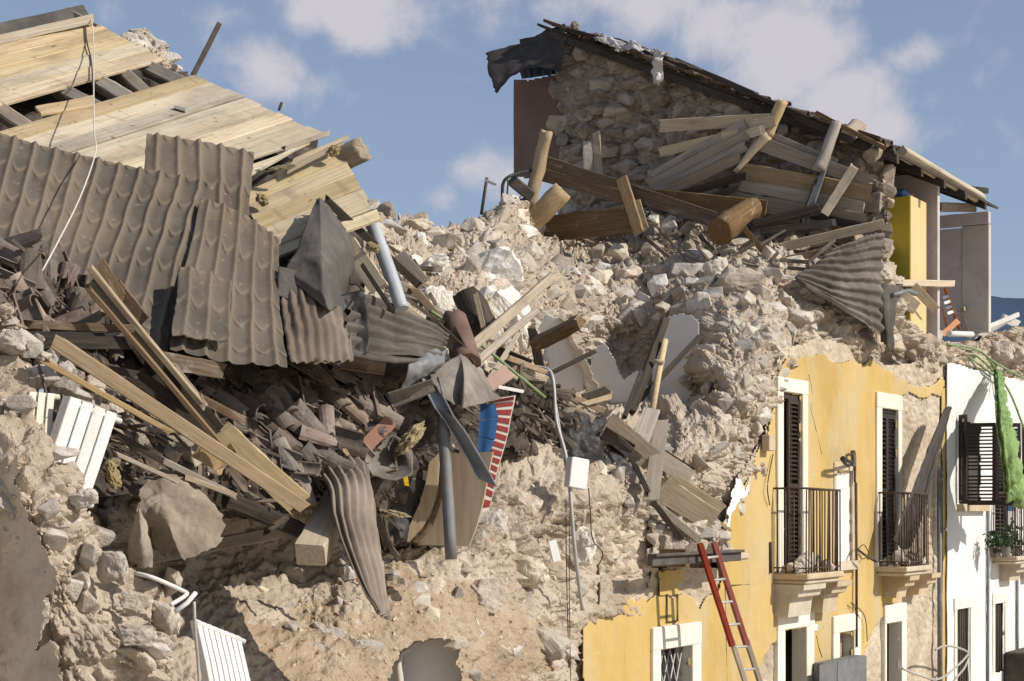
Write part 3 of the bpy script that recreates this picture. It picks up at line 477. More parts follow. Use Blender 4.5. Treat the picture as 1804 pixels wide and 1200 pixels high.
def plank(a, b, wpx, label, mt=None, th=.03, roll=0., name='plank', cat='plank', rag=.035, bend=0., parent=None, taper=1., seg=9, ch=.12, wear=.06, group=None):
    a, b = v3(a), v3(b); M, L = frame(a, b, roll); d = M.translation.y; w_ = wpx*d/F
    o = link(name, beam_mesh(name, L, w_, th, mt or WOODT, seg, rag, bend, taper=taper, ch=ch, wear=wear), parent, M)
    if parent is None: tag(o, label, cat, group)
    return o
def qboard(name, c, th, mt, parent=None, label=None, cat=None, rag=.01, seg=8):
    """board from four corner points (start-top, end-top, end-bottom, start-bottom), thickness away from the eye"""
    c = [Vector(q) for q in c]; ax = (c[1]-c[0]).normalized(); n = ax.cross(c[3]-c[0]).normalized(); view = c[0]-Vector((0, 0, CH))
    if n.dot(view) > 0: n = -n
    sd = n.cross(ax); M = Matrix((ax, sd, n)).transposed().to_4x4(); M.translation = (c[0]+c[1]+c[2]+c[3])/4; Mi = M.inverted(); V, Fs = [], []
    for i in range(seg+1):
        f = i/seg; t_, b_ = Mi @ c[0].lerp(c[1], f), Mi @ c[3].lerp(c[2], f); wob = .004*math.sin(f*7+c[0].x*9)
        if i in (0, seg): t_.x += random.uniform(-rag, rag); b_.x += random.uniform(-rag, rag)
        e = min(.006, th*.3); q = (b_-t_)*.03
        V += [t_+q+Vector((0, 0, wob)), b_-q+Vector((0, 0, wob)), b_+Vector((0, 0, wob-e)), b_+Vector((0, 0, wob-th)), t_+Vector((0, 0, wob-th)), t_+Vector((0, 0, wob-e))]
    for i in range(seg):
        for j in range(6): a = i*6+j; b = i*6+(j+1) % 6; Fs.append((a, b, b+6, a+6))
    Fs += [tuple(range(5, -1, -1)), tuple(range(seg*6, seg*6+6))]
    o = link(name, mesh(name, V, Fs, mt), parent, M); bm = bmesh.new(); bm.from_mesh(o.data); bmesh.ops.recalc_face_normals(bm, faces=bm.faces[:]); bm.to_mesh(o.data); bm.free()
    if label: tag(o, label, cat)
    return o
def plane_of(a, b, c):
    a, b, c = W(*a), W(*b), W(*c); n = np.cross(b-a, c-a); E = np.array([0, 0, CH])
    def on(px, py, lift=0.):
        r = np.array([(px-CX)/F, 1, (HY-py)/F]); k = np.dot(n, a-E)/np.dot(n, r); m = n/np.linalg.norm(n); m = -m if np.dot(m, r) > 0 else m
        return E+r*k+m*lift
    return on
def log(a, b, r0, r1, label, mt=None, cat='log', name='log', parent=None, seg=10, rough=.05, bow=0., n=12, group=None):
    a, b = v3(a), v3(b); M, L = frame(a, b); d = M.translation.y; r0, r1 = r0*d/F, r1*d/F; V, Fs = [], []; sd = random.random()*50
    for i in range(seg+1):
        f = i/seg
        for j in range(n):
            t_ = 2*math.pi*j/n; k = (r0+(r1-r0)*f)*(1+rough*float(fbm(np.array([math.cos(t_)*1.2+sd, math.sin(t_)*1.2, f*L*3]), 3)))
            e = .03*random.uniform(-1, 1) if i in (0, seg) else 0
            V.append(((f-.5)*L+e, k*math.cos(t_)+bow*(1-(2*f-1)**2), k*math.sin(t_)))
    for i in range(seg):
        for j in range(n): p = i*n+j; q = i*n+(j+1) % n; Fs.append((p, q, q+n, p+n))
    m0 = len(V); V += [(-L/2-.01, 0, 0), (L/2+.01, 0, 0)]
    for j in range(n): Fs += [((j+1) % n, j, m0), (seg*n+j, seg*n+(j+1) % n, m0+1)]
    me = mesh(name, V, Fs, mt or WOODT); me.polygons.foreach_set('use_smooth', [k < seg*n for k in range(len(me.polygons))])
    o = link(name, me, parent, M)
    if parent is None: tag(o, label, cat, group)
    return o
def tube(pts, r, label, mt, cat='cable', name='cable', parent=None, n=7, smooth_n=6, r1=None, closed_caps=True, group=None):
    P = [v3(p) for p in pts]; Q = []
    if smooth_n and len(P) > 2:
        for i in range(len(P)-1):
            p0, p1, p2, p3 = P[max(i-1, 0)], P[i], P[i+1], P[min(i+2, len(P)-1)]
            for k in range(smooth_n):
                t_ = k/smooth_n; Q.append(.5*((2*p1)+(p2-p0)*t_+(2*p0-5*p1+4*p2-p3)*t_*t_+(3*p1-p0-3*p2+p3)*t_**3))
        Q.append(P[-1])
    else: Q = P
    V, Fs = [], []; up = Vector((.12, .35, .93)); cen = sum(Q, Vector())/len(Q)
    for i, q in enumerate(Q):
        tg = (Q[min(i+1, len(Q)-1)]-Q[max(i-1, 0)]).normalized(); s_ = tg.cross(up)
        s_ = s_.normalized() if s_.length > 1e-4 else tg.cross(Vector((1, 0, 0))).normalized(); u_ = s_.cross(tg); rr = r+((r1 if r1 is not None else r)-r)*i/(len(Q)-1)
        for j in range(n): a = 2*math.pi*j/n; V.append(q+(s_*math.cos(a)+u_*math.sin(a))*rr-cen)
    for i in range(len(Q)-1):
        for j in range(n): p = i*n+j; q = i*n+(j+1) % n; Fs.append((p, p+n, q+n, q))
    Fs += [tuple(range(n)), tuple(range((len(Q)-1)*n, len(Q)*n))[::-1]]
    me = mesh(name, V, Fs, mt); me.polygons.foreach_set('use_smooth', [len(p.vertices) == 4 for p in me.polygons]); o = link(name, me, parent, Matrix.Translation(cen))
    if parent is None: tag(o, label, cat, group)
    return o
def cr(p, t_):                                            # Catmull-Rom through rows of points, t in 0..1
    n = len(p)-1; x = np.clip(t_*n, 0, n-1e-6); i = int(x); f = x-i; g = lambda k: p[min(max(k, 0), n)]
    if n == 1: return p[0]*(1-f)+p[1]*f
    p0, p1, p2, p3 = (2*p[0]-p[1] if i == 0 else g(i-1)), g(i), g(i+1), (2*p[n]-p[n-1] if i+2 > n else g(i+2))
    return .5*((2*p1)+(p2-p0)*f+(2*p0-5*p1+4*p2-p3)*f*f+(3*p1-p0-3*p2+p3)*f**3)
def sheet(name, grid, nu, nv, mt, label=None, cat='sheet', corr=None, h=None, th=.005, noise=0., nscale=3., rag=0., parent=None, smooth=True, group=None, linear=False):
    G = [[W(*q) if not isinstance(q, np.ndarray) else q for q in row] for row in grid]
    P = np.zeros((nv+1, nu+1, 3)); us = np.linspace(0, 1, nu+1); vs = np.linspace(0, 1, nv+1)
    ucut = rag*vn(np.c_[vs*9, 0*vs, 0*vs+len(label or name)], 3), rag*vn(np.c_[vs*9, 0*vs+5, 0*vs], 4); vcut = rag*vn(np.c_[us*9, 0*us, 0*us+3], 5), rag*vn(np.c_[us*9, 0*us+5, 0*us], 6)
    ev = (lambda p, t_: (lambda n, x: p[int(x)]*(1-x+int(x))+p[int(x)+1]*(x-int(x)))(len(p)-1, min(t_*(len(p)-1), len(p)-1-1e-6))) if linear else cr
    rows = None
    for j in range(nv+1):
        for i in range(nu+1):
            u = us[i]; u = (abs(ucut[0][j]))*(1-u)+u*(1-abs(ucut[1][j])); v = abs(vcut[0][i])*(1-vs[j])+vs[j]*(1-abs(vcut[1][i]))
            P[j, i] = ev([ev(r_, u) for r_ in G], v)
    N = np.cross(np.gradient(P, axis=1), np.gradient(P, axis=0)); N /= np.linalg.norm(N, axis=-1, keepdims=True)+1e-9; N = np.where((N[..., 1] > 0)[..., None], -N, N)
    Uu, Vv = np.meshgrid(us, vs); D = noise*(fbm(P*nscale, 3, 17)+.55*(.5-np.abs(fbm(P*nscale*1.7+9, 3, 23)))+.16*fbm(P*nscale*7, 3, 29)) if noise else 0*Uu
    if corr: D = D+corr[2]*np.sin(2*np.pi*corr[1]*(Uu if corr[0] == 'u' else Vv))
    if h is not None: D = D+h(Uu, Vv)
    P = P+N*D[..., None]; cen = P.mean((0, 1)); idx = np.arange(P.shape[0]*P.shape[1]).reshape(P.shape[:2])
    Q = np.stack([idx[:-1, :-1], idx[1:, :-1], idx[1:, 1:], idx[:-1, 1:]], -1).reshape(-1, 4)
    o = link(name, mesh_np(name, P.reshape(-1, 3)-cen, Q, mt, smooth), parent, Matrix.Translation(Vector(cen)))
    md = o.modifiers.new('thickness', 'SOLIDIFY'); md.thickness = th; md.offset = 0
    if mt == SHEETM and h is not None:
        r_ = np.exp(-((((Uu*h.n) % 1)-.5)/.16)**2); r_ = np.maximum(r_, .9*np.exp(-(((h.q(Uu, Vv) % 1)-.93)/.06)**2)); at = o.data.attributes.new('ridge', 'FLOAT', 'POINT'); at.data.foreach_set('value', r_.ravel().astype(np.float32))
    if label: tag(o, label, cat, group)
    return o
def box_mesh(name, s0, s1, t0, t1, z0, z1, mt, parent=None, bev=.006):
    c = ST((s0+s1)/2, (t0+t1)/2, (z0+z1)/2); bm = bmesh.new(); bmesh.ops.create_cube(bm, size=1)
    bmesh.ops.scale(bm, vec=(abs(s1-s0), abs(t1-t0), abs(z1-z0)), verts=bm.verts[:])
    if bev: bmesh.ops.bevel(bm, geom=bm.edges[:], offset=min(bev, .3*min(abs(s1-s0), abs(t1-t0), abs(z1-z0))), segments=1, affect='EDGES')
    M = Matrix((U, N2, (0, 0, 1))).transposed().to_4x4() if False else Matrix(((U[0], N2[0], 0, c[0]), (U[1], N2[1], 0, c[1]), (0, 0, 1, c[2]), (0, 0, 0, 1)))
    me = tomesh(bm, name, mt); return link(name, me, parent, M)
sbox = box_mesh

# ------------------------------------------------------------------ ground and far hill
g = link('ground', mesh('ground', [(-6000,-60,0),(6000,-60,0),(6000,12000,0),(-6000,12000,0)], [(0,1,2,3)], mat('dusty_ground', [(.3,(.42,.36,.28)),(.7,(.54,.47,.37))], .3, var=0, world=True))); g['kind'] = 'structure'
hv, hf = [], []
for i in range(61):
    px = 1150+i*28; x = (px-CX)/F*4000
    z = 5+(896-528-float(9*fbm(np.array([px*.011, 3., 0]), 4))+8*math.sin(px*.012))/F*4000
    hv += [(x, 4000, z*(.96 if px < 1500 else 1)), (x*1.0, 3300, 0)]
for i in range(60): hf.append((2*i, 2*i+1, 2*i+3, 2*i+2))
hl = link('hill', mesh('hill', hv, hf, mat('hazy_blue_forest', [(.3,(.045,.075,.12)),(.7,(.06,.09,.14))], .004, var=0, bump=0, world=True, rough=1., spec=0.), True)); hl['kind'] = 'structure'  # distance haze is put into this blue base colour

# ------------------------------------------------------------------ the ochre house
yh = empty('yellow_house', ST(6,0,0), 'ochre plastered three storey house with wrecked upper floor and two balconies', 'house')
WALLP = [(1026,1045),(1140,1045),(1150,1000),(1270,1000),(1272,930),(1300,840),(1330,800),(1352,740),(1362,690),(1368,640),(1380,610),(1440,600),(1520,610),(1560,640),(1600,640),(1640,625),(1672,640),(1672,1290),(1026,1290)]
YEL = [(1026,1290),(1027,1072),(1040,1064),(1062,1056),(1102,1055),(1120,1062),(1130,1052),(1140,1062),(1155,1047),(1175,1050),(1192,1052),(1205,1046),(1225,1055),(1230,1073),(1245,1050),(1270,1040),(1271,990),(1277,945),(1285,900),(1300,862),(1314,853),(1321,836),(1340,785),(1352,757),(1362,722),(1366,680),(1378,640),(1380,629),(1400,634),(1449,624),(1470,640),(1500,634),(1524,645),(1535,628),(1552,645),(1575,660),(1600,676),(1620,683),(1645,676),(1661,664),(1664,700),(1640,695),(1625,702),(1603,690),(1588,699),(1586,720),(1589,850),(1588,1020),(1592,1035),(1572,1062),(1556,1085),(1540,1110),(1530,1130),(1524,1160),(1520,1290),(1372,1290),(1372,1130),(1358,1138),(1345,1152),(1338,1180),(1335,1290)]
OPEN = {'d1': (1377,1411,690,1012), 'd2': (1551,1580,719,1000), 'niche': (1472,1500,829,1003), 'gw': (1160,1216,1145,1290), 'gd1': (1380,1418,1110,1290), 'gw2': (1476,1502,1115,1290), 'gd2': (1559,1586,1099,1290)}
def persp(x0, x1, y0, y1):                                # an opening's outline, upright on the facade: y given at its own left edge
    s0, z0 = fz(x0, y0); _, z1 = fz(x0, y1); d1 = dT(x1, 0); return [(x0, y0), (x1, HY-(z0-CH)*F/d1), (x1, HY-(z1-CH)*F/d1), (x0, y1)]
HOLES = [persp(*v) for v in OPEN.values()]
Patch('stone_wall', WALLP, lambda X, Y: dT(X, -.022), lambda P, X, Y: .015*fbm(P*3, 4, 2)+.035*np.clip((lambda a: (a[1]-a[0])*2)(worley(P*np.array([4.5, 4.5, 6]), 5)), 0, 1)*(.3+.7*np.clip(fbm(P*.8, 2, 9)+.5, 0, 1))-.02, BARE, 2.4, back=(0, .25, 0), holes=HOLES, parent=yh, rag=4)
Patch('plaster', YEL, lambda X, Y: dT(X, .0), lambda P, X, Y: .012*fbm(P*.9, 3, 2)+.003*fbm(P*9, 3, 3), YELLOW, 2.4, back=(0, .05, 0), holes=HOLES, parent=yh, rag=3, smooth=True)
Patch('plaster', [(1659,690),(1668,680),(1670,1290),(1660,1290),(1661,1000)], lambda X, Y: dT(X, .0), lambda P, X, Y: .006*fbm(P*3, 3, 2), YELLOW, 1.6, back=(0, .05, 0), parent=yh, rag=.6)
Patch('plaster', [(1160,1005),(1205,1005),(1202,1020),(1190,1030),(1198,1046),(1162,1046)], lambda X, Y: dT(X, .012), lambda P, X, Y: .004*fbm(P*3, 3, 2), YELLOW, 2., back=(0, .05, 0), parent=yh, rag=3)
Patch('plaster', [(1262,952),(1276,935),(1284,890),(1296,838),(1305,842),(1312,862),(1318,850),(1322,838),(1318,870),(1300,880),(1287,910),(1278,950),(1272,1000)], lambda X, Y: dT(X, .004), lambda P, X, Y: .004*fbm(P*3, 3, 2), PLASTW, 2., back=(0, .05, 0), parent=yh, rag=4)
sx = lambda px, t=0.: fz(px, 900, t)[0]
zy = lambda px, py, t=0.: fz(px, py, t)[1]
sbox('dark_backing', sx(1035), sx(1375), -.95, -.9, 0, zy(1200,1060), DARKIN, yh, 0)
sbox('dark_backing', sx(1366), sx(1660), -.8, -.75, 0, zy(1400,660), DARKIN, yh, 0)
def surround(key, x0, x1, ytop, mt=TRIMW, proud=.035, deep=-.22, sill=False):
    ox0, ox1, oy0, oy1 = OPEN[key]; S0, S1 = sx(x0), sx(x1); o0, o1 = sx(ox0), sx(ox1); zt, zo, zb = zy(x0, ytop), zy(ox0, oy0), zy(ox0, oy1)
    for (a, b) in ((S0, o0), (o1, S1)): sbox('jamb', a, b, deep, proud, zb, zo+.002, mt, yh, .01)
    sbox('lintel', S0-.004, S1+.004, deep, proud+.006, zo, zt, mt, yh, .012)
    return o0, o1, zb, zo
def leaf_frame_bm(w_, h, rails=2, st=.055, th=.035):
    bm = bmesh.new()
    def b(x0, x1, z0, z1):
        r = bmesh.ops.create_cube(bm, size=1); bmesh.ops.scale(bm, vec=(x1-x0, th, z1-z0), verts=r['verts']); bmesh.ops.translate(bm, vec=((x0+x1)/2, 0, (z0+z1)/2), verts=r['verts'])
    b(0, st, 0, h); b(w_-st, w_, 0, h); b(st, w_-st, 0, st*1.7); b(st, w_-st, h-st*1.4, h)
    for k in range(1, rails): b(st, w_-st, h*k/rails-st*.5, h*k/rails+st*.5)
    return bm
def shutter(parent, org, dirv, w_, h, ns, rails=2, missing=0., name='shutter'):
    dirv = Vector(dirv).normalized(); nv = Vector((0, 0, 1)).cross(dirv)
    M = Matrix((dirv, nv, Vector((0, 0, 1)))).transposed().to_4x4(); M.translation = Vector(org)
    o = link(name, tomesh(leaf_frame_bm(w_, h, rails), name, SHUT), parent, M)
    bm = bmesh.new(); bmesh.ops.create_cube(bm, size=1); bmesh.ops.scale(bm, vec=(w_-.112, .044, .008), verts=bm.verts[:]); sm = tomesh(bm, 'slat', SHUT)
    for k in range(ns):
        if random.random() < missing: continue
        z = .1+(h-.19)*(k+.5)/ns
        if any(abs(z-h*q/rails) < .045 for q in range(1, rails)): continue
        s_ = link('slat', sm, None, M @ Matrix.Translation((w_/2, 0, z)) @ Matrix.Rotation(R(38+random.uniform(-3, 3)), 4, 'X')); adopt(s_, o)
    return o
Patch('stone_wall', [(984,1290),(988,1100),(998,985),(1004,885),(1040,866),(1100,872),(1144,864),(1151,960),(1148,1000),(1142,1066),(1100,1072),(1040,1080),(1034,1290)], lambda X, Y: dT(X, -.05), lambda P, X, Y: .04*fbm(P*1.2, 3, 2)+.07*np.clip((lambda a: (a[1]-a[0])*2.2)(worley(P*np.array([3.6, 3.6, 5]), 15)), 0, 1)*(.25+.75*np.clip(fbm(P*.8, 2, 9)+.5, 0, 1))+.02*fbm(P*7, 4, 5)-.04, BARE, 2.4, back=(0, .6, 0), parent=yh, rag=7)
# upper doors
o0, o1, zb, zo = surround('d1', 1367, 1420, 663)
sbox('door_frame', o0+.003, o0+.06, -.12, -.02, zb, zo-.003, SHUT, yh); sbox('door_frame', o1-.06, o1-.003, -.12, -.02, zb, zo-.003, SHUT, yh); sbox('door_frame', o0+.06, o1-.06, -.12, -.02, zo-.09, zo-.003, SHUT, yh)
wd = o1-o0
shutter(yh, ST(o0+wd*.40, -.035, zb+.02), U, wd*.58, zo-zb-.10, 36, 2); shutter(yh, ST(o0+.07, -.06, zb+.02), U*.25-N2*.97, .42, zo-zb-.12, 10, 2)
o0, o1, zb, zo = surround('d2', 1542, 1586, 690)
sbox('door_frame', o0+.003, o1-.003, -.12, -.02, zo-.07, zo-.003, SHUT, yh)
hw = (o1-o0)/2-.004; shutter(yh, ST(o0+.004, -.045, zb+.02), U, hw, zo-zb-.1, 32, 2, .04); shutter(yh, ST(o1-.004, -.045, zb+.02), -U, hw, zo-zb-.1, 32, 2, .10)
# walled-up niche with a white panel
o0, o1, zb, zo = surround('niche', 1468, 1503, 814, mt=CORBEL, proud=.02); sbox('white_panel', o0, o1, -.1, -.03, zb+.04, zo-.003, WHITEP, yh); sbox('sill', sx(1466), sx(1504), -.05, .08, zy(1468,1006), zy(1468,990), CORBEL, yh)
# ground floor openings
o0, o1, zb, zo = surround('gw', 1146, 1231, 1106, proud=.04)
gr = sbox('grille', o0, o1, -.13, -.12, zo-.02, zo-.003, IRON, yh)
for k in range(-4, 7):
    for sgn in (1, -1):
        x0 = o0+k*.19; a = ST(x0, -.12-.012*(sgn > 0), zo); b = ST(x0+sgn*.9*.42, -.12-.012*(sgn > 0), zo-.9)
        p, q = np.array([x0, zo]), np.array([x0+sgn*.378, zo-.9])
        ts = [0., 1.]
        for edge in (o0, o1):
            if (p[0]-edge)*(q[0]-edge) < 0: ts.append((edge-p[0])/(q[0]-p[0]))
        ts = sorted(ts)
        for i in range(len(ts)-1):
            m_ = p+(q-p)*(ts[i]+ts[i+1])/2
            if o0 < m_[0] < o1:
                e0, e1 = p+(q-p)*ts[i], p+(q-p)*ts[i+1]; c_ = tube([Vector(ST(e0[0], -.12-.012*(sgn > 0), e0[1])), Vector(ST(e1[0], -.12-.012*(sgn > 0), e1[1]))], .012, '', STEEL, name='grille_bar', parent=gr, smooth_n=0)
sbox('pane', o0, o1, -.22, -.215, zb, zo, flat('dark_glass', (.03,.03,.035), .15), yh, 0)
surround('gd1', 1367, 1431, 1078); o0, o1, zb, zo = surround('gw2', 1465, 1513, 1086)
sbox('shutter_board', o0, o1, -.2, -.17, zb, zo, WOODG, yh); surround('gd2', 1556, 1594, 1067); o0, o1, zb, zo = [*map(sx, OPEN['gd2'][:2]), 0, 0]
sbox('door_frame', sx(1384), sx(1387), -.26, -.2, 0, zy(1380,1118), STEEL, yh)
# meter cupboard in front of the lower window
mc = sbox('meter_cupboard', sx(1440,.12), sx(1508,.12), .05, .3, zy(1440,1290), zy(1440,1168,.12), ZINC, None, .012); tag(mc, 'grey metal meter cupboard against the yellow wall beneath the small lower window', 'cupboard')
sbox('cupboard_door', sx(1443,.31), sx(1474,.31), .302, .315, zy(1440,1285,.3), zy(1440,1172,.3), ZINC, mc, .004); sbox('cupboard_door', sx(1475,.31), sx(1502,.31), .302, .315, zy(1440,1285,.3), zy(1440,1172,.3), ZINC, mc, .004)
# balconies
def balcony(x0, x1, ywall, depth_, rail_y, nfront, parent, nside=4, corb=True, mt=CORBEL, cx=None, drop=.48, skip=()):
    s0, s1 = sx(x0), sx(x1, depth_); zt = zy(x0, ywall); b = sbox('balcony_slab', s0, s1, -.05, depth_, zt-.09, zt, mt, parent, .018)
    sbox('moulding', s0+.05, s1-.05, -.03, depth_-.05, zt-.16, zt-.092, mt, b, .025)
    for (ca, cb) in (cx or []):
        a, c = sx(ca), sx(cb); prof = [(-.05, 0), (depth_-.08, 0), (depth_-.09, -.08), (depth_-.16, -.10), (depth_-.18, -.18), (depth_-.30, -.22), (depth_-.33, -drop), (-.05, -drop)]; V = []
        for q in (a, c): V += [ST(q, p[0], zt-.162+p[1]) for p in prof]
        n = len(prof); Fs = [tuple(range(n)), tuple(range(2*n-1, n-1, -1))]+[(i, i+n, (i+1) % n+n, (i+1) % n) for i in range(n)]
        c_ = link('corbel', mesh('corbel', V, Fs, mt), b); bm = bmesh.new(); bm.from_mesh(c_.data); bmesh.ops.recalc_face_normals(bm, faces=bm.faces[:]); bm.to_mesh(c_.data); bm.free()
    zr = zt+rail_y; e = depth_-.05; ins = .04
    tube([Vector(ST(s0+ins, 0, zr)), Vector(ST(s0+ins, e, zr)), Vector(ST(s1-ins, e, zr-.02)), Vector(ST(s1-ins, 0, zr))], .016, '', IRON, name='hand_rail', parent=b, smooth_n=0)
    tube([Vector(ST(s0+ins, 0, zt+.08)), Vector(ST(s0+ins, e, zt+.08)), Vector(ST(s1-ins, e, zt+.07)), Vector(ST(s1-ins, 0, zt+.08))], .011, '', IRON, name='lower_rail', parent=b, smooth_n=0)
    bars = [(s0+ins, e*(k+.5)/nside) for k in range(nside)]+[(s0+ins+(s1-s0-2*ins)*k/nfront, e) for k in range(nfront+1)]+[(s1-ins, e*(k+.5)/nside) for k in range(nside)]
    for k, (s_, t_) in enumerate(bars):
        if k in skip: continue
        j = random.gauss(0, .008); tube([Vector(ST(s_, t_, zt+.0)), Vector(ST(s_+j, t_+random.gauss(0, .006), zr-.005))], .0105, '', IRON, name='baluster', parent=b, smooth_n=0, n=6)
    return b, s0, s1, zt
b1, s0, s1, z1 = balcony(1361, 1487, 1010, .55, 1.24, 13, yh, 4, cx=[(1363,1403),(1424,1450)], skip=(3,))
b2, s02, s12, z2 = balcony(1542, 1641, 998, .55, 1.24, 14, yh, 4, cx=[(1556,1573),(1596,1612)], drop=.38)
for (bs, be, zt, lab, n) in ((s0, s1, z1, 'broken stone lying on the first balcony behind its railing', 9), (s02, s12, z2, 'broken stone lying on the second balcony among the bars', 10)):
    for k in range(n):
        s_ = bs+.12+(be-bs-.25)*random.random()**(1.6 if k < 7 else 1); z_ = random.uniform(.12, .34); o = link(('stone'), random.choice(RK), None, Matrix.LocRotScale(Vector(ST(s_, random.uniform(.1, .42), zt+z_*.36)), Matrix.Rotation(random.uniform(0, 6), 3, Vector((random.random(), random.random(), 1))), Vector((z_*1.3, z_, z_*.8))))
        tag(o, ['biggest ','flat ','small ','blocky ','chipped ','pointed ','pale ','dusty ','narrow ','last '][k]+lab, 'stone', 'stones on the '+('first' if bs == s0 else 'second')+' balcony')
# broken lamp bracket, down pipes, cables on the ochre facade
lp = empty('lamp_bracket', ST(sx(1497), .1, zy(1497,808)), 'broken black street lamp bracket above the narrow white panel', 'lamp bracket')
D = lambda px, py, t=.06: Vector(W(px, py, dT(px, t)))
tube([D(1506,850), D(1506,800), D(1500,796,.1)], .02, '', IRON, name='bracket_pole', parent=lp); tube([D(1485,806,.3), D(1494,812,.2), D(1506,815,.06)], .025, '', BLACK, name='arm', parent=lp)
tube([D(1484,808,.32), D(1490,818,.26), D(1496,822,.2)], .04, '', BLACK, name='lamp_cap', parent=lp, r1=.015); tube([D(1502,798,.1), D(1504,806,.1), D(1503,822,.09)], .035, '', ZINC, name='insulator', parent=lp)
tube([D(1508,850,.05), D(1509,1000,.05), D(1509,1140,.05)], .022, 'thin rusty pipe running down the ochre wall between the two balconies', IRON, 'pipe', 'pipe', smooth_n=0)
tube([D(1655,820,.09), D(1656,1290,.09)], .045, 'grey downpipe at the joint between the ochre house and the white house', ZINC, 'downpipe', 'downpipe', smooth_n=0, n=10)
tube([D(1508,965,.07), D(1520,975,.25), D(1535,985,.3), D(1545,990,.4)], .02, 'curled black iron scroll between the lamp pipe and second balcony', IRON, 'iron scroll', 'iron_scroll')
tube([D(1513,966,.1), D(1522,960,.12), D(1530,975,.12), D(1520,985,.1), D(1512,976,.08)], .008, 'thin loop of wire hanging at the rusty pipe', IRON, 'wire', 'wire')
tube([D(1515,1090,.08), D(1505,1070,.06), D(1500,1062,.05), D(1523,1085,.05), D(1528,1130,.05)], .008, 'loose cable bent over the small lower window surround', IRON, 'cable')
jb = sbox('junction_box', sx(1352,.1), sx(1363,.1), .01, .13, zy(1352,794,.1), zy(1352,766,.1), CORBEL, None, .01); tag(jb, 'small beige junction box left of the first balcony door', 'junction box')
tube([D(1362,800,.03), D(1356,830,.03), D(1352,860,.05), D(1356,890,.03)], .009, 'dark cable drooping beside the first balcony', IRON, 'cable')
tube([D(1358,955,.03), D(1358,1010,.03)], .022, 'short rusty iron stub fixed left of the first balcony', IRON, 'iron rod', 'iron_rod', smooth_n=0)
tube([D(1052,995,.03), D(1055,1030,.03), D(1053,1075,.03)], .02, 'short rusty rod end in the bare wall above the yellow plaster', IRON, 'iron rod', 'iron_rod')
nsn = sbox('house_number_plate', sx(1433), sx(1439), .003, .015, zy(1433,1112), zy(1433,1100), WHITEP, yh, .002)
CRK = flat('crack_shadow_gap', (.10,.07,.04), 1.)
for pts in ([(1424,660),(1430,690),(1428,720),(1434,745),(1440,770),(1447,800)],[(1285,1032),(1310,1030),(1335,1028),(1352,1022)],[(1276,1000),(1278,1090),(1280,1200)],[(1438,1120),(1442,1140),(1448,1158)]):
    tube([D(x, y, -.004) for x, y in pts], .011, '', CRK, name='crack', parent=yh, n=5)
tube([D(1175,1048,.008), D(1175,1096,.008), D(1194,1094,.008), D(1194,1046,.008)], .012, '', CRK, name='crack', parent=yh, smooth_n=0, n=5)
# curled dark strip of sheeting leaning over the second balcony
sheet('metal_sheet', [[(1664,722,dT(1664,.45)),(1672,716,dT(1672,.42)),(1677,719,dT(1677,.4))],[(1626,812,dT(1626,.5)),(1636,814,dT(1636,.42)),(1648,820,dT(1648,.45))],[(1596,890,dT(1596,.5)),(1612,895,dT(1612,.42)),(1628,900,dT(1628,.5))],[(1572,952,dT(1572,.42)),(1592,968,dT(1592,.35)),(1606,960,dT(1606,.45))]], 50, 40, mat('dark_brown_sheet', [(.3,(.035,.026,.021)),(.7,(.065,.05,.042))], 3, var=0, bump=.2, rough=.7), 'long curled strip of dark corrugated sheet leaning on the second balcony', 'metal sheet', corr=('u',5,.022), noise=.02)

# ------------------------------------------------------------------ the white house
wh = empty('white_house', ST(16,0,0), 'whitewashed house with brown shutters and green netting beside the ochre house', 'house')
WPOLY = [(1668,640),(1690,642),(1712,650),(1740,655),(1760,662),(1804,672),(1830,676),(2080,730),(2080,1100),(1830,1290),(1668,1290)]
WO = {'w': (1690,1727,742,888), 'd': (1752,1790,750,975), 'lw': (1682,1706,1074,1215), 'ld': (1749,1767,1064,1187)}
WH = [persp(*v) for v in WO.values()]
Patch('wall', WPOLY, lambda X, Y: dT(X, .03), lambda P, X, Y: .015*fbm(P*.9, 3, 2)+.004*fbm(P*8, 3, 3), WHITEW, 2.4, back=(0, .3, 0), holes=WH, parent=wh, rag=1., smooth=True)
sbox('dark_backing', sx(1669), sx(1835), -.8, -.75, 0, zy(1700,690), DARKIN, wh, 0)
for k, (x0, x1, y0, y1) in WO.items():
    a, b, z0, z1 = sx(x0), sx(x1), zy(x0, y1), zy(x0, y0)
    if k in ('lw', 'ld'):
        sbox('lintel', a-.16, b+.16, -.2, .055, z1, z1+.22, TRIMW, wh); sbox('jamb', a-.14, a, -.2, .05, z0, z1, TRIMW, wh); sbox('jamb', b, b+.14, -.2, .05, z0, z1, TRIMW, wh)
        for q in range(6): tube([Vector(ST(a+(b-a)*(q+.5)/6, -.02, z0)), Vector(ST(a+(b-a)*(q+.5)/6, -.02, z1))], .012, '', IRON, name='window_bar', parent=wh, smooth_n=0, n=6)
    if k == 'w': sbox('window_sill', a-.25, b+.12, -.1, .16, z0-.14, z0, CORBEL, wh)
a, z0, z1 = sx(1690), zy(1690,890), zy(1690,746)
shutter(wh, ST(a, .05, z0), N2*.98+U*.14, .62, z1-z0, 20, 1, .05); shutter(wh, ST(a+.088, .67, z0-.01), N2*.9+U*.42, .46, z1-z0, 20, 1); shutter(wh, ST(sx(1684), .06, z0+.1), N2*.9-U*.35, .18, z1-z0+.05, 4, 1)
shutter(wh, ST(sx(1756), -.06, zy(1756,975)), U, .7, zy(1756,760)-zy(1756,975), 30, 2); shutter(wh, ST(sx(1796), .05, zy(1796,880)), N2*.95+U*.2, .4, 1.6, 16, 1)
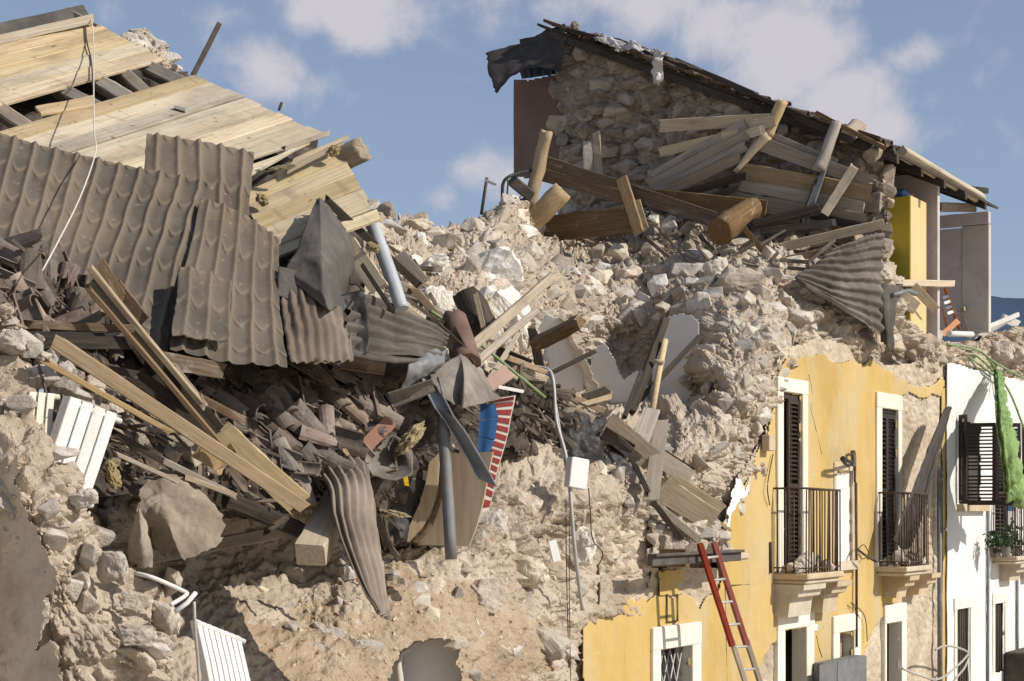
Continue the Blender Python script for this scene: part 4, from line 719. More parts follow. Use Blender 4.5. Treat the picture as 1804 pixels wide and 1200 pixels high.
b3, s03, s13, z3 = balcony(1744, 1830, 980, .55, 1.2, 10, wh, 4, cx=[(1758,1776),(1796,1812)], drop=.36)
tube([D(1741,890,.07), D(1740,1290,.07)], .03, 'thin grey pipe down the white wall under the flowered balcony', ZINC, 'pipe', 'pipe', smooth_n=0); tube([D(1792,1020,.07), D(1793,1290,.07)], .03, 'second grey pipe low on the white wall at the frame edge', ZINC, 'pipe', 'pipe', smooth_n=0)
# pots and plants on its balcony
PLANT = mat('plant_leaf', [(.3,(.03,.055,.025)),(.7,(.06,.10,.045))], 6, var=.3, bump=0)
for k, px in enumerate((1752, 1772, 1790)):
    c_ = ST(sx(px, .35), .35, z3); pt = empty('potted_plant', c_, ['small grey green plant in the end pot on the white house balcony','bushy dark plant in the middle pot on the white house balcony','tall plant touching the green netting on the balcony'][k], 'potted plant')
    bm = bmesh.new(); bmesh.ops.create_cone(bm, segments=14, radius1=.08, radius2=.11, depth=.2, cap_ends=True); link('pot', tomesh(bm, 'pot', TILEM), pt, Matrix.Translation(Vector(c_)+Vector((0, 0, .1))))
    V, Fs = [], []
    for q in range(90):
        r = RNG.normal(size=3)*np.array([.11, .11, .10+.04*k]); p = np.array(c_)+np.array([0, 0, .3+.05*k])+r; a_ = RNG.normal(size=3)*.035; b_ = RNG.normal(size=3)*.03; i = len(V); V += [p-a_, p+b_, p+a_, p-b_]; Fs.append((i, i+1, i+2, i+3))
    link('leaves', mesh('leaves', V, Fs, PLANT), pt)['kind'] = 'stuff'
NET = mat('green_netting', [(.3,(.17,.26,.09)),(.5,(.235,.345,.13)),(.7,(.30,.42,.18))], 9, (1,1,.15), var=.03, bump=1., bscale=40, bstretch=(1,1,.1), bdist=.03, rough=.85, spots=[(6,(1,1,.12),.52,.65,(.12,.19,.06),.7)])
T_ = lambda px, py, t: (px, py, dT(px, t))
sheet('green_netting', [[T_(1750,646,.1),T_(1757,648,.25),T_(1764,654,.1)],[T_(1752,700,.7),T_(1763,705,.85),T_(1774,712,.7)],[T_(1756,770,1.15),T_(1773,772,1.3),T_(1788,775,1.15)],[T_(1764,830,1.2),T_(1785,835,1.35),T_(1808,838,1.2)],[T_(1770,880,1.15),T_(1792,898,1.35),T_(1816,886,1.15)]], 40, 50, NET, 'bright green debris netting hanging in folds over the white house shutters', 'netting', h=lambda u, v: .045*np.sin(u*22+3*v)*(.3+v)+.02*np.sin(u*51+v*9), noise=.07, nscale=5, rag=.07)
for k, pts in enumerate([[(1672,612,-.1),(1712,622,.0),(1748,652,.1),(1778,690,.3),(1806,760,.4)],[(1668,606,-.1),(1720,616,.1),(1755,640,.3),(1806,668,.4)],[(1740,632,0),(1752,650,.1),(1758,690,.2)],[(1690,616,-.1),(1722,640,.05),(1752,662,.1)]]):
    tube([Vector(W(x, y, dT(x, t))) for x, y, t in pts], .022, ['slack green cord running from the roof rubble past the netting','upper green cord stretched above the white wall','short green cord tied to the netting top','green cord lying on the broken white wall top'][k], NET, 'cord', 'cord')
bw = empty('bent_metal_frame', ST(sx(1680,.5), .5, zy(1680,1150,.5)), 'bent pale metal frame sticking up before the white house', 'metal frame')
tube([D(1648,1145,.5), D(1665,1138,.5), D(1690,1142,.5), D(1706,1152,.5), D(1700,1175,.5), D(1680,1200,.5), D(1660,1230,.5)], .02, '', STEEL, name='frame_tube', parent=bw); tube([D(1590,1178,.5), D(1620,1190,.5), D(1655,1196,.5), D(1690,1170,.5), D(1706,1152,.5)], .02, '', STEEL, name='frame_tube', parent=bw)
dk = sbox('dark_awning', sx(1790,.3), sx(1830,.3), .05, .6, zy(1790,1260,.3), zy(1790,1150,.3), FELT, None, .03); tag(dk, 'dark grey box standing at the foot of the white house', 'box')

# ------------------------------------------------------------------ wrecked top floor of the ochre house
tf = empty('top_floor_rooms', ST(13,0,8), 'opened top floor rooms with lilac partitions under a tan eave beam', 'ruined rooms')
LIL = mat('lilac_paint', [(.3,(.45,.395,.40)),(.7,(.54,.48,.48))], 2, var=0, bump=.4, bscale=12, bdist=.02, world=True, spots=[(3,(1,1,1),.54,.7,(.40,.35,.31),.7),(1.2,(1,1,.4),.54,.7,(.55,.52,.48),.6),(9,(1,1,1),.62,.7,(.28,.23,.19),.6)])
s_ = sx(1652); sbox('partition', s_, s_+.12, -2.5, .0, zy(1652,600), zy(1652,302), LIL, tf, .01)
s_ = sx(1742); sbox('partition', s_, s_+.15, -.55, -.0, zy(1742,585), zy(1742,395), PLASTG, tf, .01); sbox('partition', s_+.02, s_+.13, -1.6, -.552, zy(1742,585), zy(1742,397), LIL, tf, .01); sbox('partition', s_-.02, s_+.13, -2.2, 0, zy(1742,394), zy(1742,372), LIL, tf, .01)
sbox('back_partition', sx(1560)-.2, sx(1652), -2.3, -2.2, zy(1600,600), zy(1600,300), PLASTG, tf, 0)
zs = zy(1590, 585); sbox('floor_slab', sx(1558), sx(1745), -2.5, -.1, zs-.3, zs, BARE, tf, .03)
a_, b_ = W(1588,268,dT(1588,.15)), W(1727,350,dT(1727,.15)); plank(tuple(a_) if False else Vector(a_), Vector(b_), 19, '', WOODP, .16, parent=tf, name='eave_beam', roll=18, rag=.01, seg=8)
plank(Vector(W(1690,330,dT(1690,-.2))), Vector(W(1738,336,dT(1738,-.1))), 10, '', WOODD, .08, parent=tf, name='rafter_end'); plank(Vector(W(1655,365,dT(1655,-.25))), Vector(W(1716,366,dT(1716,-.2))), 16, '', WOODG, .1, parent=tf, name='ceiling_beam')
wr = empty('wardrobe', ST(sx(1620), -.4, 8.3), 'tall wardrobe with olive yellow front and pale side in the open room', 'wardrobe')
sw = 12.37; z0, z1 = zy(1604,585,-.15), zy(1604,344,-.15)
sbox('body', sw+.022, 13.27, -.7, -.15, z0, z1, mat('beech_board', [(.3,(.60,.43,.20)),(.7,(.68,.51,.27))], 2, (4,4,.4), var=0, bump=.05, rough=.5), wr, .006)
sbox('door', sw, sw+.02, -.69, -.16, z0+.02, z1-.01, mat('olive_laminate', [(.3,(.50,.39,.045)),(.7,(.58,.46,.07))], 2, var=0, bump=.03, rough=.45), wr, .004); sbox('handle', sw-.03, sw, -.64, -.62, z0+.55, z0+.75, STEEL, wr, .004)
pk = sbox('blue_bag', sw+.1, sw+.45, -.6, -.3, z1+.005, z1+.16, flat('blue_cloth', (.10,.20,.42)), None, .05); tag(pk, 'blue and white bundle on top of the yellow wardrobe', 'bundle')
pk = sbox('red_box', sw+.5, sw+.62, -.45, -.3, z1+.005, z1+.14, flat('salmon_cloth', (.6,.25,.18)), None, .02); tag(pk, 'little salmon box on top of the yellow wardrobe', 'box')
plank(Vector(W(1556,498,dT(1556,-.02))), Vector(W(1676,500,dT(1676,.05))), 12, 'splintered pale floor beam sticking out under the wardrobe', WOODP, .14, rag=.1, cat='beam', name='floor_beam')
plank(Vector(W(1610,505,dT(1610,.05))), Vector(W(1648,545,dT(1648,.1))), 16, 'splintered board dangling in front of the wardrobe', WOODG, .03, rag=.1)
plank(Vector(W(1562,505,dT(1562,0))), Vector(W(1610,540,dT(1610,0))), 26, 'broken chunk of boarding below the wardrobe front', WOODG, .08, rag=.12)
dc = empty('deckchair', ST(sx(1675), -.5, 8.6), 'folded deckchair with orange wood frame and striped cloth in the open room', 'deckchair')
OR = mat('orange_wood', [(.3,(.36,.15,.06)),(.7,(.46,.21,.09))], 3, var=.05, bump=.1)
plank(T_(1664,508,-.4), T_(1690,580,-.4), 5, '', OR, .03, parent=dc, name='rail'); plank(T_(1660,590,-.3), T_(1688,565,-.3), 10, '', OR, .03, parent=dc, name='rail'); plank(T_(1661,545,-.35), T_(1672,590,-.35), 5, '', OR, .03, parent=dc, name='rail')
for k in range(4): plank(T_(1661+3*k,525+9*k,-.38), T_(1670+3*k,522+9*k,-.38), 5, '', WHITEP if k % 2 else flat('slate_blue', (.12,.13,.17)), .01, parent=dc, name='cloth_stripe')
pn = empty('slatted_panel', W(1740,590,35), 'white slatted door panel lying slanted on the white house wall top', 'panel')
for k in range(5):
    a_ = W(1690+8*k, 604-1*k-k, 34.6); b_ = W(1766+7*k, 562+1*k, 35.2); plank(Vector(a_)+Vector((0, .0, .06*k-.1)), Vector(b_)+Vector((0, 0, .06*k-.1)), 8, '', WHITEP, .05, parent=pn, name='slat', roll=20)
plank(T_(1766,560,-.3), T_(1793,572,-.2), 14, '', WHITEP, .05, parent=pn, name='edge_board')
tube([T_(1672,588,-.1), T_(1712,589,-.1)], .06, 'short white pipe lying on the wall top by the deckchair', WHITEP, 'pipe', 'pipe', smooth_n=0); plank(T_(1698,560,-.4), T_(1712,610,-.4), 5, 'thin grey chair leg sticking up by the slatted panel', WOODG, .03); plank(T_(1695,545,-.5), T_(1722,540,-.5), 8, 'grey broken stool top in the open room', WOODG, .1)
# tiled roof along the top of the party wall
rf = empty('tiled_roof', ST(12,-3,12.5), 'edge of a dark tiled roof running down above the shaded party wall', 'roof')
ze, zr_ = zy(1560,262), CH+(HY-46)/F*dS(1010,SG); tR = -6.45
rz = lambda t: ze+(zr_-ze)*(t/tR)
def rquad(name, s0, s1, t0, t1, off, th, mt, parent): 
    V = [ST(s_, t_, rz(t_)+o_) for o_ in (off, off-th) for (s_, t_) in ((s0, t0), (s1, t0), (s1, t1), (s0, t1))]
    o = link(name, mesh(name, V, [(0,1,2,3),(7,6,5,4),(0,4,5,1),(1,5,6,2),(2,6,7,3),(3,7,4,0)], mt), parent); bm = bmesh.new(); bm.from_mesh(o.data); bmesh.ops.recalc_face_normals(bm, faces=bm.faces[:]); bm.to_mesh(o.data); bm.free(); return o
rquad('roof_boards', SG-.12, 16.6, tR-.3, .25, .0, .05, WOODD, rf)
for k in range(5): rquad('rafter', SG-.15+k*1.3, SG-.03+k*1.3, tR, .3, -.055, .14, WOODD, rf)
def tile_mesh(L=.42, r0=.09, r1=.072, th=.013, ang=150, seg=7, cut=0., name='tile', mt=None):
    V, Fs = [], []
    for q, dr in ((0, 0), (1, -th)):
        for i in range(2):
            for j in range(seg+1):
                a = R(90-ang/2+ang*j/seg); r = (r0 if i == 0 else r1)+dr; x = -L/2 if i == 0 else L/2-cut*random.random()*L*(.3+.7*abs(math.sin(j*1.7+q)))
                V.append((x, r*math.cos(a), r*math.sin(a)-.05))
    n = seg+1; A = lambda q, i, j: q*2*n+i*n+j
    for j in range(seg): Fs += [(A(0,0,j), A(0,0,j+1), A(0,1,j+1), A(0,1,j)), (A(1,0,j), A(1,1,j), A(1,1,j+1), A(1,0,j+1)), (A(0,0,j), A(1,0,j), A(1,0,j+1), A(0,0,j+1)), (A(0,1,j), A(0,1,j+1), A(1,1,j+1), A(1,1,j))]
    for j in (0, seg): Fs.append((A(0,0,j), A(0,1,j), A(1,1,j), A(1,0,j)))
    me = mesh(name, V, Fs, mt or TILEM); bm = bmesh.new(); bm.from_mesh(me); bmesh.ops.recalc_face_normals(bm, faces=bm.faces[:]); bm.to_mesh(me); bm.free(); me.polygons.foreach_set('use_smooth', [False]*len(me.polygons)); return me
TILES = [tile_mesh() for _ in range(3)]+[tile_mesh(L=.30, cut=.5), tile_mesh(L=.25, cut=.8), tile_mesh(L=.36, cut=.4), tile_mesh(L=.2, cut=.9), tile_mesh(L=.42, r0=.1, r1=.085)]
DTILE = mat('mossy_roof_tile', [(.3,(.085,.060,.047)),(.5,(.14,.10,.08)),(.7,(.20,.155,.125))], 4, var=.3, bump=.4, bscale=22, bdist=.015, spots=[(4,(1,1,1),.56,.7,(.17,.15,.10),.5)])
RT = [tile_mesh(name='tile', mt=DTILE) for _ in range(2)]
sl_ = math.atan2(-(zr_-ze)/tR*1., 1.)
for k in range(19):
    t_ = tR+.05+k*.345
    for j in range(7):
        if random.random() < .1: continue
        s_ = SG-.1+j*.19+random.gauss(0, .015); up = j % 2
        P_ = ST(s_, t_, rz(t_)+.065+.04*up+random.uniform(-.01, .05)); ax = Vector(N2*math.cos(sl_)-np.array([0, 0, math.sin(sl_)])); sd = Vector(U)
        if up: nv_ = ax.cross(sd); sd_ = sd
        else: sd_ = -sd; nv_ = ax.cross(sd_)
        nv_ = nv_ if (nv_.z > 0) == bool(up) else -nv_; sd_ = nv_.cross(ax)
        M = Matrix((-ax, sd_, nv_)).transposed()
        if M.determinant() < 0: M = Matrix((-ax, -sd_, nv_)).transposed()
        link('tile', random.choice(RT), rf, Matrix.Translation(Vector(P_)) @ M.to_4x4() @ Matrix.Rotation(R(random.gauss(0, 8)), 4, 'Z') @ Matrix.Rotation(R(random.gauss(0, 5)), 4, 'Y'))
# ------------------------------------------------------------------ plaster remains in the broken rooms
def slab(name, poly, depth, th, mt, label, cat='wall', parent=None, rag=3.5, nz_=.008):
    e = None if parent else empty(name, W(*poly[0], float(depth(np.array([float(poly[0][0])]), np.array([float(poly[0][1])]))[0])), label, cat)
    return Patch('plaster_face' if e else name, poly, depth, lambda P, X, Y: nz_*fbm(P*2, 4, 3), mt, 2.6, back=(0, th, 0), parent=e or parent, rag=rag, smooth=True)
SN = 7.55
slab('niche_wall', [(1036,650),(1048,618),(1060,604),(1072,612),(1085,640),(1100,668),(1118,655),(1140,650),(1142,735),(1060,735),(1040,700)], lambda X, Y: dS(X, SN-2.15), .1, PLASTW, 'cracked grey plaster wall with a pointed broken top inside the collapsed room', rag=2)
slab('niche_wall', [(1146,735),(1150,640),(1166,580),(1180,556),(1200,552),(1220,556),(1231,568),(1230,620),(1214,720),(1200,738)], lambda X, Y: dS(X, SN-2.05), .1, PLASTW, 'tall smooth pale plaster niche with a rounded top above the crossed props', rag=1.)
slab('plaster_slab', [(948,640),(952,575),(962,556),(985,560),(1004,580),(1020,620),(1034,660),(1030,690),(1000,700),(960,690)], lambda X, Y: 24.2-.0016*(X-950)+.001*(Y-600), .25, PLASTW, 'tilted slab of pale plastered wall with a crumbling edge behind the brown beam end')
slab('plaster_slab', [(985,556),(1000,572),(1022,612),(1042,655),(1072,728),(1060,732),(1040,700),(1018,640),(996,596)], lambda X, Y: 24.12-.0016*(X-950)+.001*(Y-600), .3, BARE, 'rough crumbling edge strip of the tilted plaster slab')
slab('plaster_slab', [(880,625),(884,590),(905,584),(922,590),(920,640),(895,648)], lambda X, Y: 23.2+0*X, .2, PLASTG, 'small grey plaster fragment left of the dark charred post')
slab('plaster_slab', [(905,800),(925,740),(960,700),(990,790),(985,850),(960,870),(900,865),(898,830)], lambda X, Y: 20.6+.003*(X-900), .2, PLASTG, 'shaded grey plaster wall piece behind the red striped board', rag=4)
slab('arch_lining', [(668,1290),(680,1160),(700,1130),(740,1112),(780,1108),(822,1130),(830,1290)], lambda X, Y: 17.25+0*X, .1, PLASTW, 'smooth grey plaster recess under the small arch in the sandy slope')
sheet('arch_ring', [[W(706,1235,16.75),W(706,1160,16.8),W(738,1128,16.95),W(768,1121,17.05),W(797,1128,17.15),W(813,1145,17.2),W(815,1235,17.2)],[W(706,1235,17.22),W(706,1160,17.22),W(738,1128,17.22),W(768,1121,17.22),W(797,1128,17.22),W(813,1145,17.22),W(815,1235,17.22)]], 40, 6, PLASTG, 'grey plaster soffit ring of the small arch', 'arch', th=.05, noise=.02)

# ------------------------------------------------------------------ left house: roof decks, rafters, chimney masonry
on = plane_of((165,40,20), (0,60,18.9), (660,390,16.5))
EP = np.array([0, 0, CH]); _a, _b, _c = W(165,40,20), W(0,60,18.9), W(660,390,16.5); _n = np.cross(_b-_a, _c-_a)
pdep = lambda X, Y: np.dot(_n, _a-EP)/((X-CX)/F*_n[0]+_n[1]+(HY-Y)/F*_n[2])
att = empty('attic_backing', W(300,500,18), 'dark backing of the wrecked house, attic shade in its colour, seen through the roof gaps', 'wall')
Patch('backing_face', [(-260,170),(-40,112),(150,62),(262,108),(335,155),(555,246),(572,300),(630,372),(640,430),(640,520),(600,640),(-260,640)], lambda X, Y: np.minimum(pdep(X, Y), 19.5)+1.1, lambda P, X, Y: .12*fbm(P*1.6, 4, 3)+.06*np.clip((lambda q: (q[1]-q[0])*2)(worley(P*3.5, 8)), 0, 1), DIRT_SHADE, 4., back=(0, .3, 0), parent=att, rag=3)  # backing added behind the roof gaps, attic shade put into its dark colour
rd = empty('roof_deck', on(100,120), 'pale new board roof deck of the wrecked house, upper slope and lower slope', 'roof')
def lerp(a, b, f): return (a[0]+(b[0]-a[0])*f, a[1]+(b[1]-a[1])*f)
def deck(TL, TR, BR, BL, cuts, parent, onf, lift=0., mt=DECKW, jit=2, thk=.03):
    for f0, f1 in zip(cuts[:-1], cuts[1:]):
        a, b, c, d = lerp(TL, BL, f0), lerp(TR, BR, f0), lerp(TR, BR, f1), lerp(TL, BL, f1); e = random.uniform(-jit, jit); l_ = lift+random.uniform(-.012, .014)
        qboard('board', [onf(*a, l_), onf(b[0]+e, b[1], l_), onf(c[0]+e, c[1], l_), onf(*d, l_)], thk, mt, parent)
deck((-260,146), (165,39), (288,104), (-260,256), [0,.2,.39,.58,.79,1], rd, on, jit=1.5)
deck((-260,308), (342,131), (574,236), (-260,518), [0,.13,.26,.38,.5,.62,.74,.87,1], rd, on, jit=2.5)
qboard('board', [on(62,192,.03), on(165,172,.03), on(165,190,.03), on(72,206,.03)], .03, DECKW, rd)
for k, (a, b, w_) in enumerate([((-20,165),(80,232),26),((100,140),(230,205),24),((172,128),(252,176),26),((212,110),(268,160),22),((262,106),(352,148),24)]):
    p, q = Vector(on(*a, -.10)), Vector(on(*b, -.10)); plank(p, q, w_, '', WOODG, .16, parent=rd, name='rafter', roll=-25)
for k, (px, py, d_, wp, hp, lb) in enumerate([(118,162,18.6,70,36,'pale mortar lump seen in the gap between the two roof decks'),(150,150,18.9,50,30,'second stone between the rafters in the roof gap'),(190,158,19.0,46,26,'brown stone lying beside the rafter in the roof gap')]): boulder(px, py, wp, hp, 70+k, lb, white=k == 0, dd=d_+.6)
slab('parapet_block', [(236,135),(250,120),(300,128),(325,150),(300,165),(255,172)], lambda X, Y: 20.2+0*X, .3, PLASTG, 'grey plastered masonry block between the upper rafters', rag=2)
ridge = empty('ridge_flashing', on(60,60), 'grey metal ridge flashing with a whitish board along the roof top', 'roof edge')
plank((-260,115,17.4), (152,22,20.2), 30, '', FELT, .04, parent=ridge, name='flashing', roll=-20, rag=0); plank((-260,128,17.0), (160,34,19.8), 17, '', WOODG, .06, parent=ridge, name='ridge_board', rag=.05); plank((-260,98,17.5), (145,15,20.3), 9, '', FELT, .06, parent=ridge, name='edge_strip', rag=.02)
plank((120,22,20.1), (172,50,19.9), 14, '', WOODG, .1, parent=ridge, name='end_cap', rag=.05)
cst = empty('gable_masonry', W(250,90,20.6), 'crumbling pale masonry standing above the upper roof deck edge', 'wall')
CP = Patch('masonry_face', [(150,45),(175,50),(200,42),(225,44),(240,36),(262,40),(270,52),(290,60),(298,90),(318,110),(320,135),(280,128),(230,95),(170,75)], TPS([(150,50,20.4),(250,40,20.9),(320,120,20.6),(230,95,20.35),(290,80,20.9),(170,75,20.2)]), stub_disp, RUBBLE, 2.4, back=(0, .8, 0), parent=cst, rag=6)
stones(CP, [(150,40),(262,36),(320,110),(320,135),(230,90)], 60, 30, 9, cst, RK+RKW[:3], sink=.25); rubble_stuff('rubble', CP, [(150,40),(262,36),(320,110),(320,135),(230,95)], 500, 2, 11, RUBS, cst)
# eave part: separate broken deck
one = plane_of((445,330,16.2), (615,262,16.8), (600,430,15.8))
ed = empty('eave_deck', one(560,330), 'broken eave deck of pale boards hanging below the lower roof slope', 'roof')
deck((430,338), (598,262), (668,384), (470,458), [0,.19,.38,.58,.73,.87,1], ed, one, jit=7, thk=.035)
deck((440,300), (520,268), (560,250), (440,318), [0,.5,1], ed, on, lift=.05, jit=6)
log((560,300,16.9), (640,262,16.7), 24, 22, 'squared rough beam end with pale cut face poking past the eave boards', WOODT, 'beam', 'beam_end')
plank((500,262,16.7), (575,236,17), 9, 'loose lath on the lower edge of the roof deck', DECKW, .04, rag=.05); plank((505,300,16.3), (600,250,16.6), 14, 'dark wet board under the roof deck lip', WOODG, .05, rag=.05); plank((520,282,16.35), (604,246,16.6), 8, 'splintered pale batten at the break of the deck', DECKW, .05, rag=.08)
def clump(px, py, d_, wp, hp, label, mt=INSUL, cat='insulation', name='insulation_wool', seed=1):
    bm = bmesh.new(); bmesh.ops.create_icosphere(bm, subdivisions=4, radius=.5); V = np.array([v.co[:] for v in bm.verts]); n = fbm(V*4+seed, 5, seed)*.22+fbm(V*14+seed, 3, seed+3)*.07
    for v, a in zip(bm.verts, n): v.co *= 1+a*1.7
    k = d_/F; return tag(link(name, tomesh(bm, name, mt), None, Matrix.LocRotScale(Vector(W(px, py, d_)), Matrix.Rotation(seed, 3, 'Y'), Vector((wp*k, hp*k*.8, hp*k)))), label, cat)
clump(590,265,16.5,22,16,'tuft of yellow insulation at the tip of the broken deck',seed=2); clump(498,296,16.1,44,10,'long ragged yellow wool strip in the deck break',seed=3); clump(462,352,15.9,22,18,'yellow foam stain lump on the eave boards near the tile sheet',seed=4); clump(657,436,16.0,18,22,'rusty yellow foam end beside the grey pipe',seed=5)
clump(200,838,12.6,20,44,'ragged yellow insulation hanging in the cavity beside the white radiator',seed=6); clump(722,775,16.2,22,62,'frayed yellow insulation hanging beside the pale hollow disc',seed=7); clump(690,905,16.3,12,56,'frayed wool strip in the dark gap right of the hanging strip',seed=8); clump(195,818,12.7,28,18,'pinkish insulation wad above the yellow one in the cavity',seed=9)
nb = tag(link('paper_packet', beam_mesh('paper_packet', .12, .1, .04, STEEL, 2), None, Matrix.LocRotScale(Vector(on(318,197,.03)), Matrix.Rotation(.3, 3, 'Y'), None)), 'small grey scrap lying on the middle of the lower deck', 'scrap')

# ------------------------------------------------------------------ sheets that imitate rows of tiles
def tileform(n, rows, amp=.042):
    def h(u, v):
        p = (u*n) % 1; rid = np.exp(-np.abs((p-.5)/.13)**1.7); q = v*rows-.13*np.cos(2*np.pi*p); vv = q % 1
        return amp*rid*.95+.014*vv*(1-.6*rid)
    h.n = n; h.q = lambda u, v: v*rows-.13*np.cos(2*np.pi*((u*n) % 1)); return h
sheet('tile_sheet', [[(258,236,15.7),(350,250,15.9),(449,268,16.1)],[(250,330,15.2),(350,345,15.4),(440,360,15.6)],[(246,425,14.8),(340,440,15),(432,450,15.2)]], 110, 90, SHEETM, 'short upper tile patterned roofing sheet lying on the pale deck', 'roofing sheet', h=tileform(5,2.6), noise=.01, rag=.01)
sheet('tile_sheet', [[(-260,167,13.8),(-45,223,14.5),(100,262,14.8),(240,296,15),(372,324,15.2)],[(-290,270,13.2),(-75,330,13.9),(70,370,14.2),(205,405,14.5),(343,420,14.7)],[(-320,370,12.6),(-110,430,13.3),(40,480,13.6),(165,520,13.9),(308,560,14.2)],[(-340,440,12.2),(-130,500,12.9),(20,560,13.2),(140,590,13.5),(290,640,13.9)]], 320, 190, SHEETM, 'big tile patterned roofing sheet slid down over the debris heap', 'roofing sheet', h=tileform(15,6.4), noise=.02, nscale=1.5, rag=.006)
sheet('tile_sheet', [[(352,350,14.9),(420,372,15.1),(492,420,15.3)],[(330,450,14.5),(410,480,14.7),(490,520,14.9)],[(306,540,14.1),(402,570,14.35),(498,590,14.6)],[(296,618,13.8),(400,640,14.1),(507,650,14.4)]], 110, 140, SHEETM, 'steep tile patterned roofing sheet with a cracked edge above the tile heap', 'roofing sheet', h=tileform(5,4.6), noise=.015, nscale=1.5, rag=.01)
sheet('tile_sheet', [[(316,468,14.15),(360,478,14.3),(404,498,14.45)],[(308,530,13.95),(355,540,14.1),(402,552,14.25)],[(300,592,13.7),(350,600,13.9),(400,606,14.1)]], 50, 36, SHEETM, 'broken off square of tile patterned sheet overlapping the steep one', 'roofing sheet', h=tileform(2.5,2.0), noise=.01, rag=.02)
# creased dark felt and corrugated sheets beside the grey pipe
sheet('felt_sheet', [[(558,352,15.9),(563,347,15.85),(570,352,15.9)],[(538,400,15.5),(566,420,15.35),(606,398,15.9)],[(520,442,15.3),(568,470,15.0),(632,430,16.2)],[(502,474,15.1),(570,520,14.9),(622,474,16.)],[(512,492,15.05),(580,548,14.9),(612,530,15.9)]], 40, 50, FELT, 'large creased dark felt sheet standing in a peak below the eave', 'felt sheet', noise=.018, rag=.006, linear=True)
sheet('felt_sheet', [[(490,470,15),(530,482,15.1),(545,520,15.1)],[(488,520,14.9),(525,540,15),(548,560,15.1)]], 24, 16, FELT, 'small folded felt piece at the foot of the peaked felt', 'felt sheet', noise=.03)
sheet('corrugated_sheet', [[(492,530,14.9),(545,490,15.2),(600,540,15.4)],[(500,590,14.6),(560,560,14.9),(615,590,15.2)],[(512,640,14.4),(570,640,14.7),(625,635,15)]], 70, 30, CORR, 'brown corrugated sheet leaning under the peaked felt', 'corrugated sheet', corr=('u',7,.018), noise=.02, rag=.02)
sheet('black_film', [[(560,545,15.3),(600,520,15.5),(640,510,15.6)],[(560,590,15.2),(605,580,15.4),(650,560,15.5)],[(575,640,15.),(610,635,15.2),(650,620,15.3)]], 30, 30, BLACK, 'black torn underlay film hanging between two corrugated sheets', 'film', noise=.05)
sheet('corrugated_sheet', [[(622,512,15.7),(690,535,16.2),(760,570,16.8),(790,590,17)],[(610,560,15.3),(685,580,15.9),(755,600,16.5),(785,610,16.8)],[(592,625,15),(680,640,15.6),(740,640,16.2),(770,640,16.5)]], 60, 60, FELT, 'dark ribbed roofing sheet pointing down toward the crossed planks', 'corrugated sheet', corr=('v',5.5,.026), noise=.015, rag=.01)
sheet('felt_sheet', [[(660,575,15.9),(730,578,16.4),(782,592,16.8)],[(665,625,15.6),(735,628,16.1),(775,640,16.6)]], 30, 16, FELT, 'flat dark felt flap laid over the ribbed sheet', 'felt sheet', noise=.015)
sheet('bent_hood', [[(720,620,16.3),(760,605,16.6),(785,618,16.9)],[(715,650,16),(755,640,16.2),(782,640,16.6)],[(700,690,16.1),(745,662,16.3),(770,655,16.7)]], 30, 24, ZINC, 'crumpled shiny dark metal hood at the head of the bent gutter', 'metal hood', noise=.04)
plank((612,430,16.05), (668,508,15.95), 34, 'pale board leaning beside the grey pipe under the eave', WOODP, .03, roll=10); plank((574,352,15.9), (735,500,16.6), 14, 'dark batten running from the felt peak past the grey pipe', WOODD, .05); plank((705,452,17.2), (745,500,17.3), 26, 'dark slanting board right of the grey pipe', WOODG, .04); plank((640,470,15.8), (690,545,15.9), 8, 'thin dark batten under the pale leaning board', WOODD, .04)
tube([(655,392,16.4),(672,440,16.3),(690,490,16.2),(708,545,16.1)], 12.5*16.3/F, 'light grey plastic soil pipe dropping from the eave deck', PVC, 'pipe', 'pipe', n=20)
sheet('folded_panel', [[(752,655,16.6),(800,630,17.0),(818,622,17.2),(850,650,17.5)],[(772,690,16.4),(812,668,16.7),(822,665,16.6),(872,690,17.3)],[(800,712,16.4),(812,716,16.6),(820,719,16.4),(885,702,17.3)]], 50, 30, MEMB, 'grey folded fibre sheet draped like a fan over the striped board', 'fibre sheet', noise=.012, rag=.015)
gt = empty('bent_gutter', W(800,760,16.5), 'bent grey zinc gutter channel hanging diagonally before the striped board', 'gutter')
def channel(pts, wpx, depthm, mt, parent, name):
    V, Fs = [], []
    for px, py, d_ in pts:
        c = W(px, py, d_); k = wpx*d_/F
        V += [c+np.array([-k/2, -.02, k*.22]), c+np.array([-k/2+.01, depthm, k*.20]), c+np.array([k/2, depthm, -k*.2]), c+np.array([k/2, -.03, -k*.22])]
    for i in range(len(pts)-1):
        for j in range(3): a = i*4+j; Fs.append((a, a+1, a+5, a+4))
    o = link(name, mesh(name, V, Fs, mt), parent); o.modifiers.new('thickness', 'SOLIDIFY').thickness = .012; return o
channel([(756,655,16.6),(764,690,16.4),(782,725,16.3),(800,748,16.4),(822,785,16.5),(846,826,16.6),(858,850,16.6)], 36, .10, mat('pale_zinc', [(.3,(.22,.235,.255)),(.7,(.31,.325,.345))], 5, var=0, bump=.12, bscale=30, rough=.5, metal=.1, spots=[(3,(1,1,1),.54,.7,(.24,.215,.18),.5)]), gt, 'channel')
tube([(779,715,16.55),(784,800,16.5),(790,900,16.45),(795,985,16.4)], 10.5*16.5/F, 'long grey downpipe standing before the wooden disc', ZINC, 'downpipe', 'downpipe', n=18, smooth_n=2)
